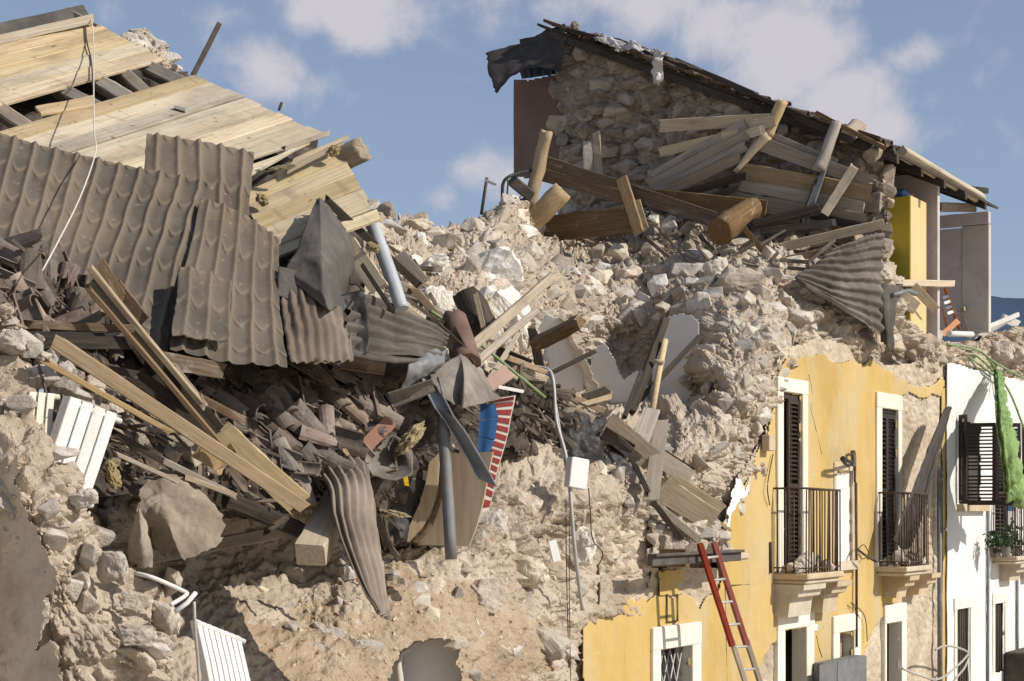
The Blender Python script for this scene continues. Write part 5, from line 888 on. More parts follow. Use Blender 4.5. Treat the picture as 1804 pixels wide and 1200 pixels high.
# red striped board with its blue panel
sb = empty('striped_board', W(870,800,17.2), 'curved board with red and white stripes and a blue field behind the gutter', 'painted board')
SPO = [((866,704),(909,696)),((872,716),(906,712)),((876,735),(900,738)),((875,756),(896,762)),((869,778),(890,785)),((864,800),(884,806)),((862,820),(877,828)),((860,845),(873,850)),((856,868),(868,874)),((848,905),(862,900))]
LC = [np.array(a[0], float) for a in SPO]; RC = [np.array(a[1], float) for a in SPO]; dsb = lambda x: 17.35+.002*(x-860)
def strip_quad(v0, v1, off, th, mt, name, ins=0.):
    a, b, c, d = cr(LC, v0), cr(RC, v0), cr(RC, v1), cr(LC, v1); a, b = a+(b-a)*ins, b+(a-b)*ins; d, c = d+(c-d)*ins, c+(d-c)*ins; q = [W(p[0], p[1], dsb(p[0])-off) for p in (a, b, c, d)]
    return qboard(name, q, th, mt, sb, rag=0, seg=1)
WSTR = flat('cream_paint', (.62,.56,.47)); RSTR = flat('red_stripe_paint', (.28,.032,.028)); BLU = flat('blue_field_paint', (.035,.12,.30))
for k in range(18): strip_quad(k/18, (k+1)/18, 0, .03, WSTR, 'board_segment')
for k in range(14): strip_quad((k+.16)/14.2, (k+.78)/14.2, .008, .006, RSTR, 'stripe', .06)
qboard('blue_field', [W(846,712,17.22), W(872,712,17.22), W(878,735,17.22), W(846,740,17.22)], .02, BLU, sb, rag=0); qboard('blue_field', [W(844,741,17.22), W(877,736,17.22), W(872,775,17.22), W(842,770,17.22)], .02, BLU, sb, rag=0); qboard('blue_field', [W(842,771,17.22), W(871,776,17.22), W(862,800,17.22), W(842,796,17.22)], .02, BLU, sb, rag=0)
for a, b in (((848,742),(866,730)),((846,752),(868,738)),((850,722),(862,716))): plank((a[0],a[1],17.38), (b[0],b[1],17.38), 2.2, '', WSTR, .006, parent=sb, name='white_stroke', rag=0)
plank((880,682,17.2), (922,690,17.4), 6, 'short white stick lying on top of the striped board', WHITEP, .02); qboard('brick_slab', [W(848,672,17.3), W(890,642,17.6), W(906,664,17.6), W(866,690,17.3)], .06, flat('pink_brick', (.36,.24,.19), .9), None, 'pinkish broken brick slab above the striped board', 'brick')
# wooden disc, hollow disc
def disc(name, poly, d0, th, mt, label, cat, tilt=0., parent=None):
    V = [W(x, y, d0+tilt*(x-poly[0][0])) for x, y in poly]; n = len(V); V2 = [v+np.array([.01, th, 0]) for v in V]; Fs = [tuple(range(n)), tuple(range(2*n-1, n-1, -1))]+[(i, i+n, (i+1) % n+n, (i+1) % n) for i in range(n)]
    c = np.mean(V, 0); o = link(name, mesh(name, [v-c for v in V+V2], Fs, mt), parent, Matrix.Translation(Vector(c))); bm = bmesh.new(); bm.from_mesh(o.data); bmesh.ops.recalc_face_normals(bm, faces=bm.faces[:]); bm.to_mesh(o.data); bm.free()
    return tag(o, label, cat) if label else o
PLY = mat('plywood', [(.3,(.33,.24,.15)),(.5,(.42,.32,.21)),(.7,(.50,.39,.27))], 1.6, (6,6,.5), var=.05, bump=.15, bscale=8, bstretch=(20,20,1), spots=[(2,(1,1,1),.58,.72,(.28,.2,.13),.5)])
tb = empty('wooden_disc', W(780,900,16.9), 'pair of broken plywood table tops with a dark curved rim standing in the rubble', 'table top')
disc('top_panel', [(772,800),(868,796),(860,835),(852,880),(840,925),(826,962),(735,960),(752,925),(765,880),(771,840)], 16.95, .03, PLY, None, None, -.001, tb); disc('top_panel', [(756,815),(775,796),(772,850),(762,895),(745,930),(720,955),(704,953),(722,925),(740,885),(750,850)], 16.8, .03, PLY, None, None, 0, tb)
sheet('rim', [[W(775,796,16.83),W(774,850,16.82),W(764,895,16.82),(W(746,932,16.8)),W(724,956,16.8)],[W(784,796,16.83),W(783,850,16.82),W(773,898,16.82),W(756,936,16.8),W(734,958,16.8)]], 30, 2, WOODB, None, parent=tb, th=.03)
sheet('fibre_disc', [[(655,800,16.2),(690,765,16.3),(725,795,16.4)],[(645,820,15.9),(690,810,16.4),(728,825,16.1)],[(655,838,15.9),(690,846,15.9),(722,838,16)]], 24, 24, MEMB, 'shallow pale dish shaped piece in front of the dark gap', 'dish', noise=.015)
plank((640,790,15.9), (690,740,16.1), 26, 'reddish curved tile bed piece behind the pale dish', flat('brick_red', (.28,.15,.10), .9), .05, cat='tile fragment', name='tile_fragment')
sheet('black_film', [[(655,850,16.6),(720,840,16.8),(760,850,16.9)],[(650,900,16.6),(715,900,16.8),(735,910,16.9)],[(660,955,16.6),(705,950,16.7),(715,955,16.8)]], 20, 20, BLACK, 'black plastic sheet in the gap left of the wooden disc', 'film', noise=.03); plank((714,838,16.4),(716,852,16.4), 8, 'tiny yellow tag in the dark gap beside the disc', flat('yellow_tag', (.8,.5,.02)), .01, cat='tag', name='yellow_tag')
# hanging corrugated strip, membrane, beam end
sheet('corrugated_sheet', [[(566,838,14.9),(585,815,15.1),(610,806,15.3),(640,810,15.5)],[(580,862,14.6),(605,850,14.7),(635,845,14.9),(655,850,15.1)],[(586,905,14.5),(612,910,14.5),(640,908,14.7),(664,915,15)],[(608,970,14.4),(630,980,14.4),(655,985,14.6),(674,990,14.8)],[(640,1040,14.3),(655,1050,14.3),(670,1060,14.5),(682,1066,14.7)],[(664,1076,14.2),(672,1082,14.2),(678,1088,14.4),(684,1092,14.5)]], 90, 70, CORR, 'long twisted corrugated strip hanging over the sandy slope', 'corrugated sheet', corr=('u',6.,.024), noise=.015, rag=.015)
b_ = plank((600,878,15.3), (546,978,14.4), 52, 'thick squared beam with a pale sawn end sticking out of the cavity', WOODP, .2, roll=28, cat='beam', name='beam', ch=.06, seg=10, rag=.008)
sheet('membrane', [[(252,832,13.0),(285,822,13.1),(320,832,13.2),(348,862,13.35)],[(244,868,12.75),(285,860,12.85),(332,876,13.05),(388,893,13.35)],[(240,905,12.6),(290,900,12.6),(342,912,12.85),(402,922,13.25)],[(258,925,12.85),(304,945,12.5),(350,958,12.7),(396,940,13.1)],[(286,985,12.65),(322,990,12.45),(352,978,12.6),(386,962,12.9)]], 80, 70, MEMB, 'dusty stiff roofing membrane flung across the wall gap', 'membrane', noise=.035, nscale=5, rag=.07, linear=True)
sheet('membrane', [[(232,905,12.35),(246,890,12.3),(262,915,12.35)],[(226,950,12.4),(248,950,12.2),(266,965,12.35)],[(230,990,12.4),(252,1000,12.3),(268,1002,12.4)]], 24, 24, MEMB, 'narrow drooping tongue of dusty membrane', 'membrane', noise=.03, rag=.04)

# ------------------------------------------------------------------ radiators
def radiator(TL, TR, BR, n, d_, label, mt, th=.08, gap=.12, groups=None, headers=True):
    a, b, c = W(*TL, d_[0]), W(*TR, d_[1]), W(*BR, d_[1]-.15); e = empty('radiator', (a+c)/2, label, 'radiator'); ac = (b-a)/n; dn = c-b
    for k in range(n):
        p = a+ac*(k+gap/2); q = a+ac*(k+1-gap/2); qboard('column', [Vector(q), Vector(q+dn), Vector(p+dn), Vector(p)], th, mt, e, rag=0, seg=2)
    if headers:
        for f in (.06, .94): tube([Vector(a-ac*.25+dn*f+np.array([0, th*.6, 0])), Vector(b+ac*.18+dn*f+np.array([0, th*.6, 0]))], .022, '', mt, name='header_tube', parent=e, smooth_n=0)
    return e
radiator((124,698), (209,730), (152,900), 4, (12.02,12.4), 'white four column radiator tilted in the broken wall', WHITEP); radiator((50,690), (98,694), (92,775), 3, (12.05,12.2), 'smaller beige radiator stuck in the wall beside the white one', IVORY, gap=.2)
radiator((345,1090), (425,1122), (455,1260), 8, (13.0,13.5), 'white slatted radiator lying at the bottom under the sandy slope', WHITEP, gap=.18, th=.06)
# cables, conduit, antenna rod
tube([on(158,38,.1),on(163,90,.12),(165,150,17.0),(166,230,15.2),(168,270,14.4),(140,350,13.7),(100,430,12.9),(74,478,12.6)], .0065, 'pale rope hanging from the ridge down across the tile sheet', flat('rope_white', (.62,.56,.48)), 'rope', 'rope', smooth_n=4)
tube([on(150,40,.03),on(152,75,.03),on(160,110,.03),on(163,160,.05)], .008, 'dark cable lying on the upper deck beside the rope', IRON, 'cable')
plank((341,131,20.4), (386,43,20.6), 9, 'rusty iron bar standing up behind the lower roof deck', IRON, .05, cat='iron bar', name='iron_bar', rag=.05)
plank((491,196,19.5), (495,184,19.5), 5, 'tiny post stub behind the deck edge', IRON, .03, cat='post', name='post_stub')
tube([(848,378,28.3),(853,345,28.3),(858,313,28.3)], .028, 'thin leaning iron stake on the skyline', IRON, 'stake', 'stake', smooth_n=0); plank((856,318,28.2), (872,325,28.2), 5, 'little pale bracket at the head of the iron stake', STEEL, .03, cat='bracket', name='bracket')
tube([(885,352,29.2),(886,325,29.2),(893,314,29.2),(905,308,29.3),(935,300,29.8)], .03, 'black bent pipe hoop at the foot of the brown wall', BLACK, 'pipe', 'pipe'); plank((893,352,29.3),(895,318,29.3), 3, 'thin dark rod beside the bent hoop', IRON, .03, cat='iron rod', name='iron_rod'); plank((902,318,29.6),(935,345,29.8), 20, 'dark grey box like lump under the brown wall', FELT, .2, cat='box', name='metal_box')
cd = empty('conduit', W(1005,830,19.6), 'pale conduit bundle bent over and running down the slope past the white box', 'conduit')
for k, o_ in enumerate((0, .05, .1)):
    x = k*4; tube([(890+x,640-k*2,19.8),(940,646+k*3,19.6),(966-x*.3,652+k*4,19.5),(975-x*.4,675,19.4),(980+x*.5,740,19.3),(996-x*.5,800,19.2),(1003,850,18.95),(1012,960,18.9),(1026,1075,19.1)][:7 if k else 9], .011 if k else .022, '', STEEL if k < 2 else PVC, name='conduit_tube', parent=cd)
mb = empty('meter_box', W(1018,834,19.1), 'white electric box hanging on the conduit', 'electric box')
def obox(c, w_, h, dp, yaw, roll, mt, name, parent, bev=.01):
    bm = bmesh.new(); bmesh.ops.create_cube(bm, size=1); bmesh.ops.scale(bm, vec=(w_, dp, h), verts=bm.verts[:]); bmesh.ops.bevel(bm, geom=bm.edges[:], offset=bev, segments=2, affect='EDGES')
    return link(name, tomesh(bm, name, mt), parent, Matrix.Translation(Vector(c)) @ Matrix.Rotation(R(yaw), 4, 'Z') @ Matrix.Rotation(R(roll), 4, 'Y'))
obox(W(1016,834,19.0), .24, .34, .13, 38, 8, WHITEP, 'box_body', mb); obox(W(1018.5,834,18.91), .23, .33, .02, 38, 8, WHITEP, 'box_lid', mb, .006)
wp_ = obox(W(977,971,18.6), .10, .24, .015, 25, -15, WHITEP, 'white_plate', None, .004); tag(wp_, 'small white plate lying on the slope left of the conduit', 'plate')
tube([(1037,860,19.4),(1040,900,19.5),(1044,950,19.6),(1062,975,19.9),(1052,1000,20)], .007, 'thin dark wire dangling under the white box', IRON, 'wire', 'wire'); tube([(997,880,19.3),(998,1000,19.4),(1003,1200,19.6)], .006, 'thin vertical wire beside the conduit', IRON, 'wire', 'wire'); tube([(1004,900,19.25),(1003,1040,19.3),(1006,1230,19.5)], .005, 'second thin wire running down by the conduit', IRON, 'wire', 'wire')
tube([(758,548,17.6),(800,575,17.8),(850,610,18),(905,655,18.4),(960,700,19)], .018, 'green cane running across behind the crossed planks', flat('green_cane', (.20,.28,.13)), 'cane', 'cane', smooth_n=2)
tube([(240,1010,12.3),(270,1018,12.25),(320,1040,12.4),(328,1048,12.4),(300,1066,12.3)], .016, 'pale bent pipe loop at the edge of the broken wall', PLASTW, 'pipe', 'pipe'); tube([(308,1078,12.3),(330,1062,12.35),(345,1044,12.4)], .018, 'straight pale pipe end beside the bent loop', PLASTW, 'pipe', 'pipe', smooth_n=0); tube([(342,1060,12.6),(344,1110,12.6),(350,1180,12.7),(352,1240,12.7)], .012, 'grey cable hanging to the lower radiator', STEEL, 'cable')
# ladder and steel lintel in front of the ochre wall
ld = empty('ladder', ST(3.2,.8,2), 'red and grey ladder leaning on the broken balcony beam of the ochre house', 'ladder')
L0, L1, R0, R1 = (1234,962,.56), (1310,1200,1.0), (1259,960,.56), (1336,1200,1.0)
ll = lambda A, B, f: Vector(W(A[0]+(B[0]-A[0])*f, A[1]+(B[1]-A[1])*f, dT(A[0]+(B[0]-A[0])*f, A[2]+(B[2]-A[2])*f)))
for A, B in ((L0, L1), (R0, R1)):
    plank(ll(A, B, -.02), ll(A, B, .74), 10, '', RED, .06, parent=ld, name='rail', rag=0, roll=-25); plank(ll(A, B, .70)+Vector((.02, .03, 0)), ll(A, B, 1.3)+Vector((.02, .03, 0)), 9, '', WOODG, .055, parent=ld, name='lower_rail', rag=0, roll=-25)
for k in range(9): tube([ll(L0, L1, .09+k*.165), ll(R0, R1, .085+k*.165)], .017, '', STEEL, name='rung', parent=ld, smooth_n=0)
lb = empty('broken_balcony', ST(1.8,.3,4.2), 'dark steel channel beam of a broken off balcony sticking out of the ochre wall', 'steel beam')
sbox('channel_beam', sx(1150,.5), sx(1306,.5), .42, .5, zy(1150,998,.5), zy(1150,976,.5), FELT, lb, .01); sbox('flange', sx(1150,.5), sx(1306,.5), .505, .55, zy(1150,981,.5), zy(1150,976,.5), FELT, lb, .006); sbox('concrete_slab', sx(1146), sx(1272), -.2, .41, zy(1150,996,.3), zy(1150,982,.3), BARE, lb, .03)
sbox('side_beam', sx(1146)-.02, sx(1146)+.1, 0, .5, zy(1146,1000,.2), zy(1146,968,.2), WOODB, lb, .01)
# ------------------------------------------------------------------ loose planks, logs and laths
def g(px, py, off): return (px, py, float(dS(px, SG))-off)
PL = [
 (g(948,284,2.6), g(1262,388,1.7), 26, 'long brown plank sloping down from the upright log to the thick log end', WOODB, .06, 0),
 (g(958,308,2.55), g(1112,352,2.1), 24, 'shorter brown plank under the long sloping one', WOODB, .05, 15), (g(960,404,2.4), g(1118,386,2.2), 46, 'wide brown plank lying flat at the foot of the crossed timbers', WOODB, .08, -10),
 (g(1096,316,2.35), g(1126,412,2.3), 20, 'short upright tan stake nailed to the long sloping plank', WOODT, .07, 20), (g(1122,352,2.2), g(1138,404,2.2), 11, 'narrow stake beside the short upright one', WOODT, .05, 10),
 (g(1036,250,.9), g(1036,300,.9), 18, 'grey weathered post leaning on the party wall', WOODG, .06, 0), (g(1050,236,.85), g(1056,308,.85), 14, 'pale post end next to the grey one at the party wall', WOODG, .06, 15),
 (g(1163,222,.75), g(1356,211,.75), 21, 'topmost pale plank lying level against the party wall', WOODP, .035, 10), (g(1163,268,.8), g(1300,236,.8), 17, 'second pale plank below the level one', WOODP, .03, 0),
 (g(1152,312,1.0), g(1312,222,.75), 22, 'upper grey tan board of the fan leaning to the rough log', WOODG, .03, 0), (g(1146,328,1.05), g(1320,234,.8), 20, 'second board of the fan of leaning boards', WOODG, .03, 8), (g(1152,338,1.1), g(1312,258,.9), 18, 'third board of the fan of leaning boards', WOODG, .03, -6), (g(1170,340,1.15), g(1306,276,.95), 17, 'lowest board of the fan of leaning boards', WOODT, .03, 5),
 (g(1322,222,.9), g(1362,214,.85), 19, 'short board stub beside the rough log top', WOODP, .04, 0), (g(1318,236,.95), g(1346,228,.9), 16, 'second board stub beside the rough log', WOODP, .04, 0),
 (g(1328,250,.85), g(1534,322,.5), 24, 'top board of the grey panel right of the rough log', WOODG, .03, 0), (g(1302,300,.9), g(1534,342,.5), 28, 'tan board across the middle of the grey panel', WOODT, .035, 12), (g(1306,326,.8), g(1522,366,.5), 22, 'dull grey board of the panel below the tan one', WOODG, .03, -5), (g(1284,350,.9), g(1520,390,.55), 28, 'lowest wide grey board of the panel', WOODG, .03, 5), (g(1340,236,.75), g(1470,290,.5), 22, 'broken triangular grey board behind the rough log', WOODG, .03, 0),
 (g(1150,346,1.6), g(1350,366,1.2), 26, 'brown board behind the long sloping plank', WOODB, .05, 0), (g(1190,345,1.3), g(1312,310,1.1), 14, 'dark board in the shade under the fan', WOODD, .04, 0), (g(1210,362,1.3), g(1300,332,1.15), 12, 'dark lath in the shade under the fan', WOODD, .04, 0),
 (g(1376,436,1.4), g(1556,394,.6), 17, 'long grey tan plank above the corrugated sheet', WOODG, .06, 10), (g(1452,378,.9), g(1506,293,.75), 16, 'pale new plank standing by the dark metal profile', WOODP, .05, 0),
 (g(1330,394,1.5), g(1440,366,1.0), 14, 'dark lath lying under the grey panel', WOODD, .05, 0), (g(1342,408,1.5), g(1470,392,1.), 12, 'second dark lath under the grey panel', WOODD, .05, 0), (g(1400,372,1.), g(1520,400,.7), 14, 'black sloping batten below the grey panel', WOODD, .05, 0), (g(1316,472,2.0), g(1466,440,1.3), 12, 'dark plank end resting on the crest stones', WOODB, .06, 0), (g(1310,402,1.9), g(1350,450,1.8), 10, 'short brown stick over the crest stones', WOODB, .05, 0), (g(1360,440,1.6), g(1392,480,1.5), 24, 'flat dark piece of board by the corrugated sheet', WOODD, .05, 0), (g(1366,488,1.9), g(1412,508,1.8), 10, 'reddish broken lath below the corrugated sheet corner', WOODB, .05, 0), (g(1340,466,1.8), g(1395,492,1.8), 8, 'thin brown lath below the dark plank end', WOODB, .04, 0),
 ((822,618,17.4), (972,488,21.0), 17, 'long weathered plank crossing in front of the white lumps', WOODG, .06, 15), ((838,640,17.6), (945,548,20.2), 13, 'second weathered plank behind the long crossing one', WOODG, .06, -15), ((862,668,18), (912,590,19.4), 9, 'thin grey lath between the crossing planks', WOODG, .04, 0),
 ((944,606,21.6), (1022,566,21.0), 23, 'brown beam end with a cut tan face by the tilted plaster slab', WOODB, .16, 20), ((938,582,21.8), (952,648,21.8), 17, 'charred dark post next to the tilted plaster slab', WOODD, .12, 0), ((974,656,20.9), (1046,620,21.2), 8, 'thin dark stick sloping up over the plaster slab', WOODD, .05, 0), ((1030,700,22.4), (1072,686,22.3), 16, 'small tan block end beneath the cracked niche wall', WOODT, .1, 0),
 ((1112,726,23.4), (1172,562,24.6), 15, 'dark faced prop leaning across the niche', WOODD, .1, 20), ((1112,720,23.5), (1232,594,24.6), 10, 'thin dark prop crossing the pale niche', WOODD, .06, 0), ((1100,735,23.2), (1130,655,23.8), 9, 'black slat leaning in the niche crack', WOODD, .05, 0),
 ((1165,742,21.6), (1146,884,20.9), 26, 'pale torn board standing on end below the niche', WOODG, .03, 0), ((1160,858,21.5), (1256,918,22.5), 44, 'wide weathered board on the debris over the steel beam', WOODG, .05, 10), ((1180,842,21.7), (1270,898,22.6), 24, 'second weathered board behind the wide one', WOODT, .05, 0), ((1070,748,20.9), (1150,812,21.3), 44, 'torn tan plywood leaf on the dark film', WOODG, .02, 0), ((1150,800,21.6), (1215,842,22.1), 30, 'small torn plywood piece by the standing board', WOODG, .02, 0), ((1130,772,21.3), (1148,722,21.6), 30, 'grey scrap of board under the niche', WOODG, .02, 0), ((1170,795,21.8), (1218,825,22.1), 7, 'dark lath on the stones under the niche', WOODD, .05, 0),
 ((1108,798,21.1), (1142,868,20.9), 10, 'black edge lath beside the torn board', WOODD, .05, 0), ((1140,870,21.2), (1200,948,21.9), 11, 'dark pole sloping over the debris on the steel beam', WOODD, .06, 0), ((1150,885,21.3), (1230,950,22.2), 14, 'grey plank sliding through the debris over the steel beam', WOODG, .05, 0),
 ((900,645,18.9), (1006,716,20.3), 14, 'brown grey lath in the bundle above the black film', WOODG, .06, 0), ((884,660,18.7), (990,730,20.1), 13, 'dark lath second in the bundle above the black film', WOODD, .06, 0), ((918,690,19), (1010,742,20.3), 16, 'dark board third in the bundle above the black film', WOODD, .05, 0), ((895,630,18.8), (960,655,19.4), 10, 'split tan lath at the top of the bundle', WOODT, .04, 0), ((985,712,20), (1040,742,20.6), 24, 'tan flat piece at the lower end of the bundle', WOODG, .05, 0), ((1010,700,20.8), (1060,722,21.4), 11, 'tan stick end crossing over the bundle', WOODT, .06, 0), ((1014,716,20.9), (1072,700,21.4), 9, 'short tan stick pointing at the niche wall', WOODT, .06, 0),
 ((98,603,12.3), (532,892,13.9), 26, 'long clean yellowish plank running down across the dark cavity', WOODT, .06, 0), ((80,638,12.3), (302,762,12.8), 10, 'thin tan lath parallel to the long yellowish plank', WOODT, .04, 0),
 ((162,476,13.0), (356,712,13.5), 11, 'olive edged plank pointing up from the cavity', WOODT, .05, 20), ((158,512,12.95), (404,802,13.45), 9, 'second long thin plank pointing up beside the olive one', WOODB, .05, 15), ((166,500,13.2), (380,760,13.75), 34, 'wide black strip standing for shade between the two upward pointing planks', WOODD, .04, 0), ((300,640,13.5), (360,716,13.5), 14, 'pale short end of board on the dark planks', WOODG, .05, 0), ((352,696,13.5), (358,715,13.5), 8, 'small splinter at the olive plank end', WOODG, .03, 0),  # the wide black strip paints the dark interior seen between two planks
 ((176,470,13.3), (214,532,13.3), 28, 'broken brown board end standing above the heap', WOODB, .04, 0), ((200,508,13.35), (246,562,13.35), 34, 'second broken brown board end above the heap', WOODB, .04, 12), ((50,572,12.9), (236,580,13.3), 16, 'brown level board in the heap behind the crossing planks', WOODB, .06, 0), ((54,604,12.8), (232,604,13.2), 24, 'dark level board under the brown one', WOODD, .06, 0), ((54,588,12.85), (200,592,13.2), 10, 'thin dark lath between two level boards', WOODD, .05, 0),
 ((282,634,13.6), (396,654,14.2), 30, 'brown flat board lying on the tiles at the foot of the sheet', WOODB, .03, 0), ((330,690,13.7), (430,742,14.1), 16, 'thin brown board sliding out of the tile heap', WOODB, .04, 0), ((378,730,13.8), (412,798,13.8), 8, 'narrow dark red batten standing in the heap', WOODB, .05, 0),
 ((392,764,13.75), (528,888,14.3), 46, 'broad pale ribbed board underside resting on the plank end', WOODP, .03, 10), ((350,795,13.5), (392,820,13.6), 28, 'short block fixed under the long yellowish plank', WOODT, .04, 0),
 ((200,762,12.7), (280,808,12.9), 12, 'dark pole lying in the cavity mouth', WOODD, .06, 0), ((205,800,12.7), (330,856,13.1), 8, 'thin grey lath in the cavity mouth', WOODG, .04, 0), ((280,808,12.9), (410,872,13.5), 12, 'dusty grey board edge over the membrane', WOODG, .05, 0), ((330,842,13.1), (408,870,13.4), 10, 'dust covered plank just above the membrane', WOODG, .05, 0), ((60,625,12.9), (240,660,13.3), 14, 'dark board in the depth of the heap', WOODD, .05, 0), ((240,610,13.6), (300,700,13.7), 20, 'dark inner strip standing for shade behind the olive plank', WOODD, .05, 0), ((230,660,13.5), (370,770,13.7), 40, 'black inner panel under the long yellowish plank', WOODD, .04, 0),  # the strip behind the olive plank has interior shade as its dark colour
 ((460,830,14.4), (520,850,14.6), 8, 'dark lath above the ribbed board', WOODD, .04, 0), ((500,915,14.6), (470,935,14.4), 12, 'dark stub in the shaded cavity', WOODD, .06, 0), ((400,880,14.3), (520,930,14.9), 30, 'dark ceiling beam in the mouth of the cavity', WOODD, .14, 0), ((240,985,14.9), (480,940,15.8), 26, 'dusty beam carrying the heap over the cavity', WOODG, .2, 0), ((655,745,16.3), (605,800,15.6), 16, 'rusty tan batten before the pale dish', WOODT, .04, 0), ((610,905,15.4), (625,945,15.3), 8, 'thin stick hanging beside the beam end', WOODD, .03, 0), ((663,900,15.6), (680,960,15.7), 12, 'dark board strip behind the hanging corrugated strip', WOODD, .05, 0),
 ((640,470,17.5), (740,520,18.4), 16, 'grey board under the slope edge right of the grey pipe', WOODG, .05, 0), ((700,530,17.6), (760,575,17.9), 12, 'pale splintered batten right of the ribbed sheet', WOODP, .06, 0), ((730,510,18.2), (770,556,18.2), 14, 'tan splinter near the white knobbly lump', WOODT, .06, 0), ((755,570,17.3), (800,580,17.6), 22, 'small dark scrap under the green cane', WOODD, .04, 0),
]
for a, b, w_, lab, mt, th, rl in PL: plank(a, b, w_, lab, mt, th, rl, rag=.05, bend=random.uniform(-.03, .03), taper=random.uniform(.93, 1.05))
LG = [(g(963,232,2.75), g(932,366,2.7), 14, 15, 'upright tan log leaning before the brown wall', WOODT), (g(992,336,2.9), g(902,424,3.2), 19, 23, 'thick rough log lying at the foot of the upright log', WOODT), (g(1326,366,1.5), g(1268,408,2.6), 19, 24, 'thick brown log with its rounded end toward the open rooms', WOODB), (g(1378,178,.7), g(1352,240,.75), 10, 13, 'upper piece of the rough crooked log on the board fan', WOODP), (g(1352,238,.8), g(1296,302,1.0), 11, 5, 'thin lower piece of the crooked log', WOODP), (g(1474,216,.5), g(1440,300,.8), 10, 13, 'gnarled grey log standing on the panel boards', WOODG), (g(1512,222,-.2), g(1492,240,.35), 15, 17, 'round log end set in the top of the party wall', WOODG), (g(1548,262,.1), g(1530,276,.4), 14, 14, 'short log end under the roof corner', WOODG)]
for a, b, r0, r1, lab, mt in LG: log(a, b, r0*(1. if 'thick' in lab else .85), r1*(1. if 'thick' in lab else .85), lab, mt, rough=.2, bow=random.uniform(-.03, .03))
boulder(1020,350,0,0,1,'x') if False else None
tube([(1148,730,23.3),(1160,660,23.8),(1172,600,24.2)], .045, 'pale bamboo like pole standing in front of the niche', WOODP, 'pole', 'pole', smooth_n=0, n=10)
tube([(1150,636,23.9),(1170,638,23.85)], .03, 'short pale knot tied on the pole in the niche', WOODP, 'knot', 'pole_knot', smooth_n=0)
mp = empty('metal_profile', W(*g(1430,350,.8)), 'dark bent metal window profile standing among the grey boards', 'metal profile')
plank(g(1460,276,.6), g(1416,404,1.0), 9, '', ZINC, .05, parent=mp, name='profile_bar', rag=0, roll=20); plank(g(1452,280,.55), g(1404,414,.95), 7, '', FELT, .05, parent=mp, name='profile_bar', rag=0, roll=-20); plank(g(1330,400,1.3), g(1450,372,.9), 9, '', FELT, .05, parent=mp, name='profile_bar', rag=0)
# split timber block beside the white lump
tm = log((822,520,20.6), (846,582,20.4), 25, 27, 'dark split timber block standing on end right of the white lump', WOODD, 'timber block', 'timber_block', n=7, rough=.25); plank((838,520,20.3), (852,580,20.2), 10, 'pale splinter face on the split timber block', WOODG, .05)
# corrugated sheets at the right
sheet('corrugated_sheet', [[g(1470,436,2.0),g(1515,418,1.6),g(1558,404,1.0)],[g(1432,466,2.4),g(1500,468,1.9),g(1556,462,1.0)],[g(1400,488,2.9),g(1478,515,2.2),g(1556,530,1.05)],[g(1420,505,2.9),g(1490,548,2.2),g(1556,596,1.1)]], 30, 110, mat('dark_rusty_sheet', [(.3,(.085,.068,.053)),(.5,(.13,.105,.083)),(.7,(.19,.158,.128))], 2., var=.05, bump=.3, bscale=30, bdist=.006, rough=.8, spots=[(2,(1,1,1),.52,.7,(.22,.18,.14),.6)]), 'large rusty corrugated sheet hanging at the corner of the party wall', 'corrugated sheet', corr=('v',9,.03), noise=.012, rag=.03)
sheet('bent_flashing', [[T_(1546,508,.25),T_(1556,498,.3),T_(1576,503,.3),T_(1590,500,.25)],[T_(1548,550,.3),T_(1558,545,.4),T_(1572,548,.36),T_(1577,550,.3)],[T_(1553,602,.25),T_(1562,612,.4),T_(1568,618,.34),T_(1572,608,.3)]], 40, 30, FELT, 'twisted black flashing hanging over the ochre wall', 'flashing', corr=('u',3,.03), noise=.02)
tube([T_(1572,520,.35),T_(1600,512,.3),T_(1614,518,.25)], .04, 'short grey pipe poking out beside the twisted flashing', ZINC, 'pipe', 'pipe', smooth_n=0)
# sheet hanging off the ridge, plastic film along the roof verge, brown wall behind
sheet('roof_overhang', [[g(855,92,.3),g(905,78,.1),g(940,64,0),g(998,36,.1)],[g(860,128,.6),g(905,108,.4),g(946,96,.25),g(996,84,.25)],[g(873,168,.8),g(900,138,.6),g(938,120,.45),g(988,128,.35)]], 60, 30, mat('dark_roof_sheet', [(.3,(.03,.026,.023)),(.7,(.062,.054,.047))], 3, var=0, bump=.3, rough=.75, spots=[(2,(1,1,1),.55,.7,(.11,.092,.076),.5)]), 'dark sheet metal roof corner bent out over the sky beside the party wall', 'metal sheet', corr=('u',4,.008), noise=.012, rag=.03)
plank(g(918,76,-.6), g(985,64,-.4), 14, 'dark board on top of the bent roof corner', WOODD, .05); clump(1012,47,31.8,18,14,'dark ridge tile knob at the very top of the roof',TILEM,'ridge tile','ridge_tile',seed=11)
bwl = slab('brown_wall', [(905,140),(930,142),(985,130),(996,180),(990,230),(984,318),(906,312)], lambda X, Y: dS(X, SG+.55), .25, mat('red_brown_render', [(.3,(.17,.108,.084)),(.7,(.24,.16,.125))], 2, var=0, bump=.1, world=True), 'flat red brown wall behind the party wall edge', rag=.5)
plank(g(920,130,-.3), g(975,122,-.3), 18, 'dark blue glass strip on top of the brown wall', flat('dark_blue_glass', (.03,.05,.08), .2), .2, cat='window', name='transom_window')
FILM = mat('grey_plastic_film', [(.3,(.42,.39,.36)),(.7,(.58,.55,.52))], 5, var=.05, bump=.4, bscale=12, rough=.5)
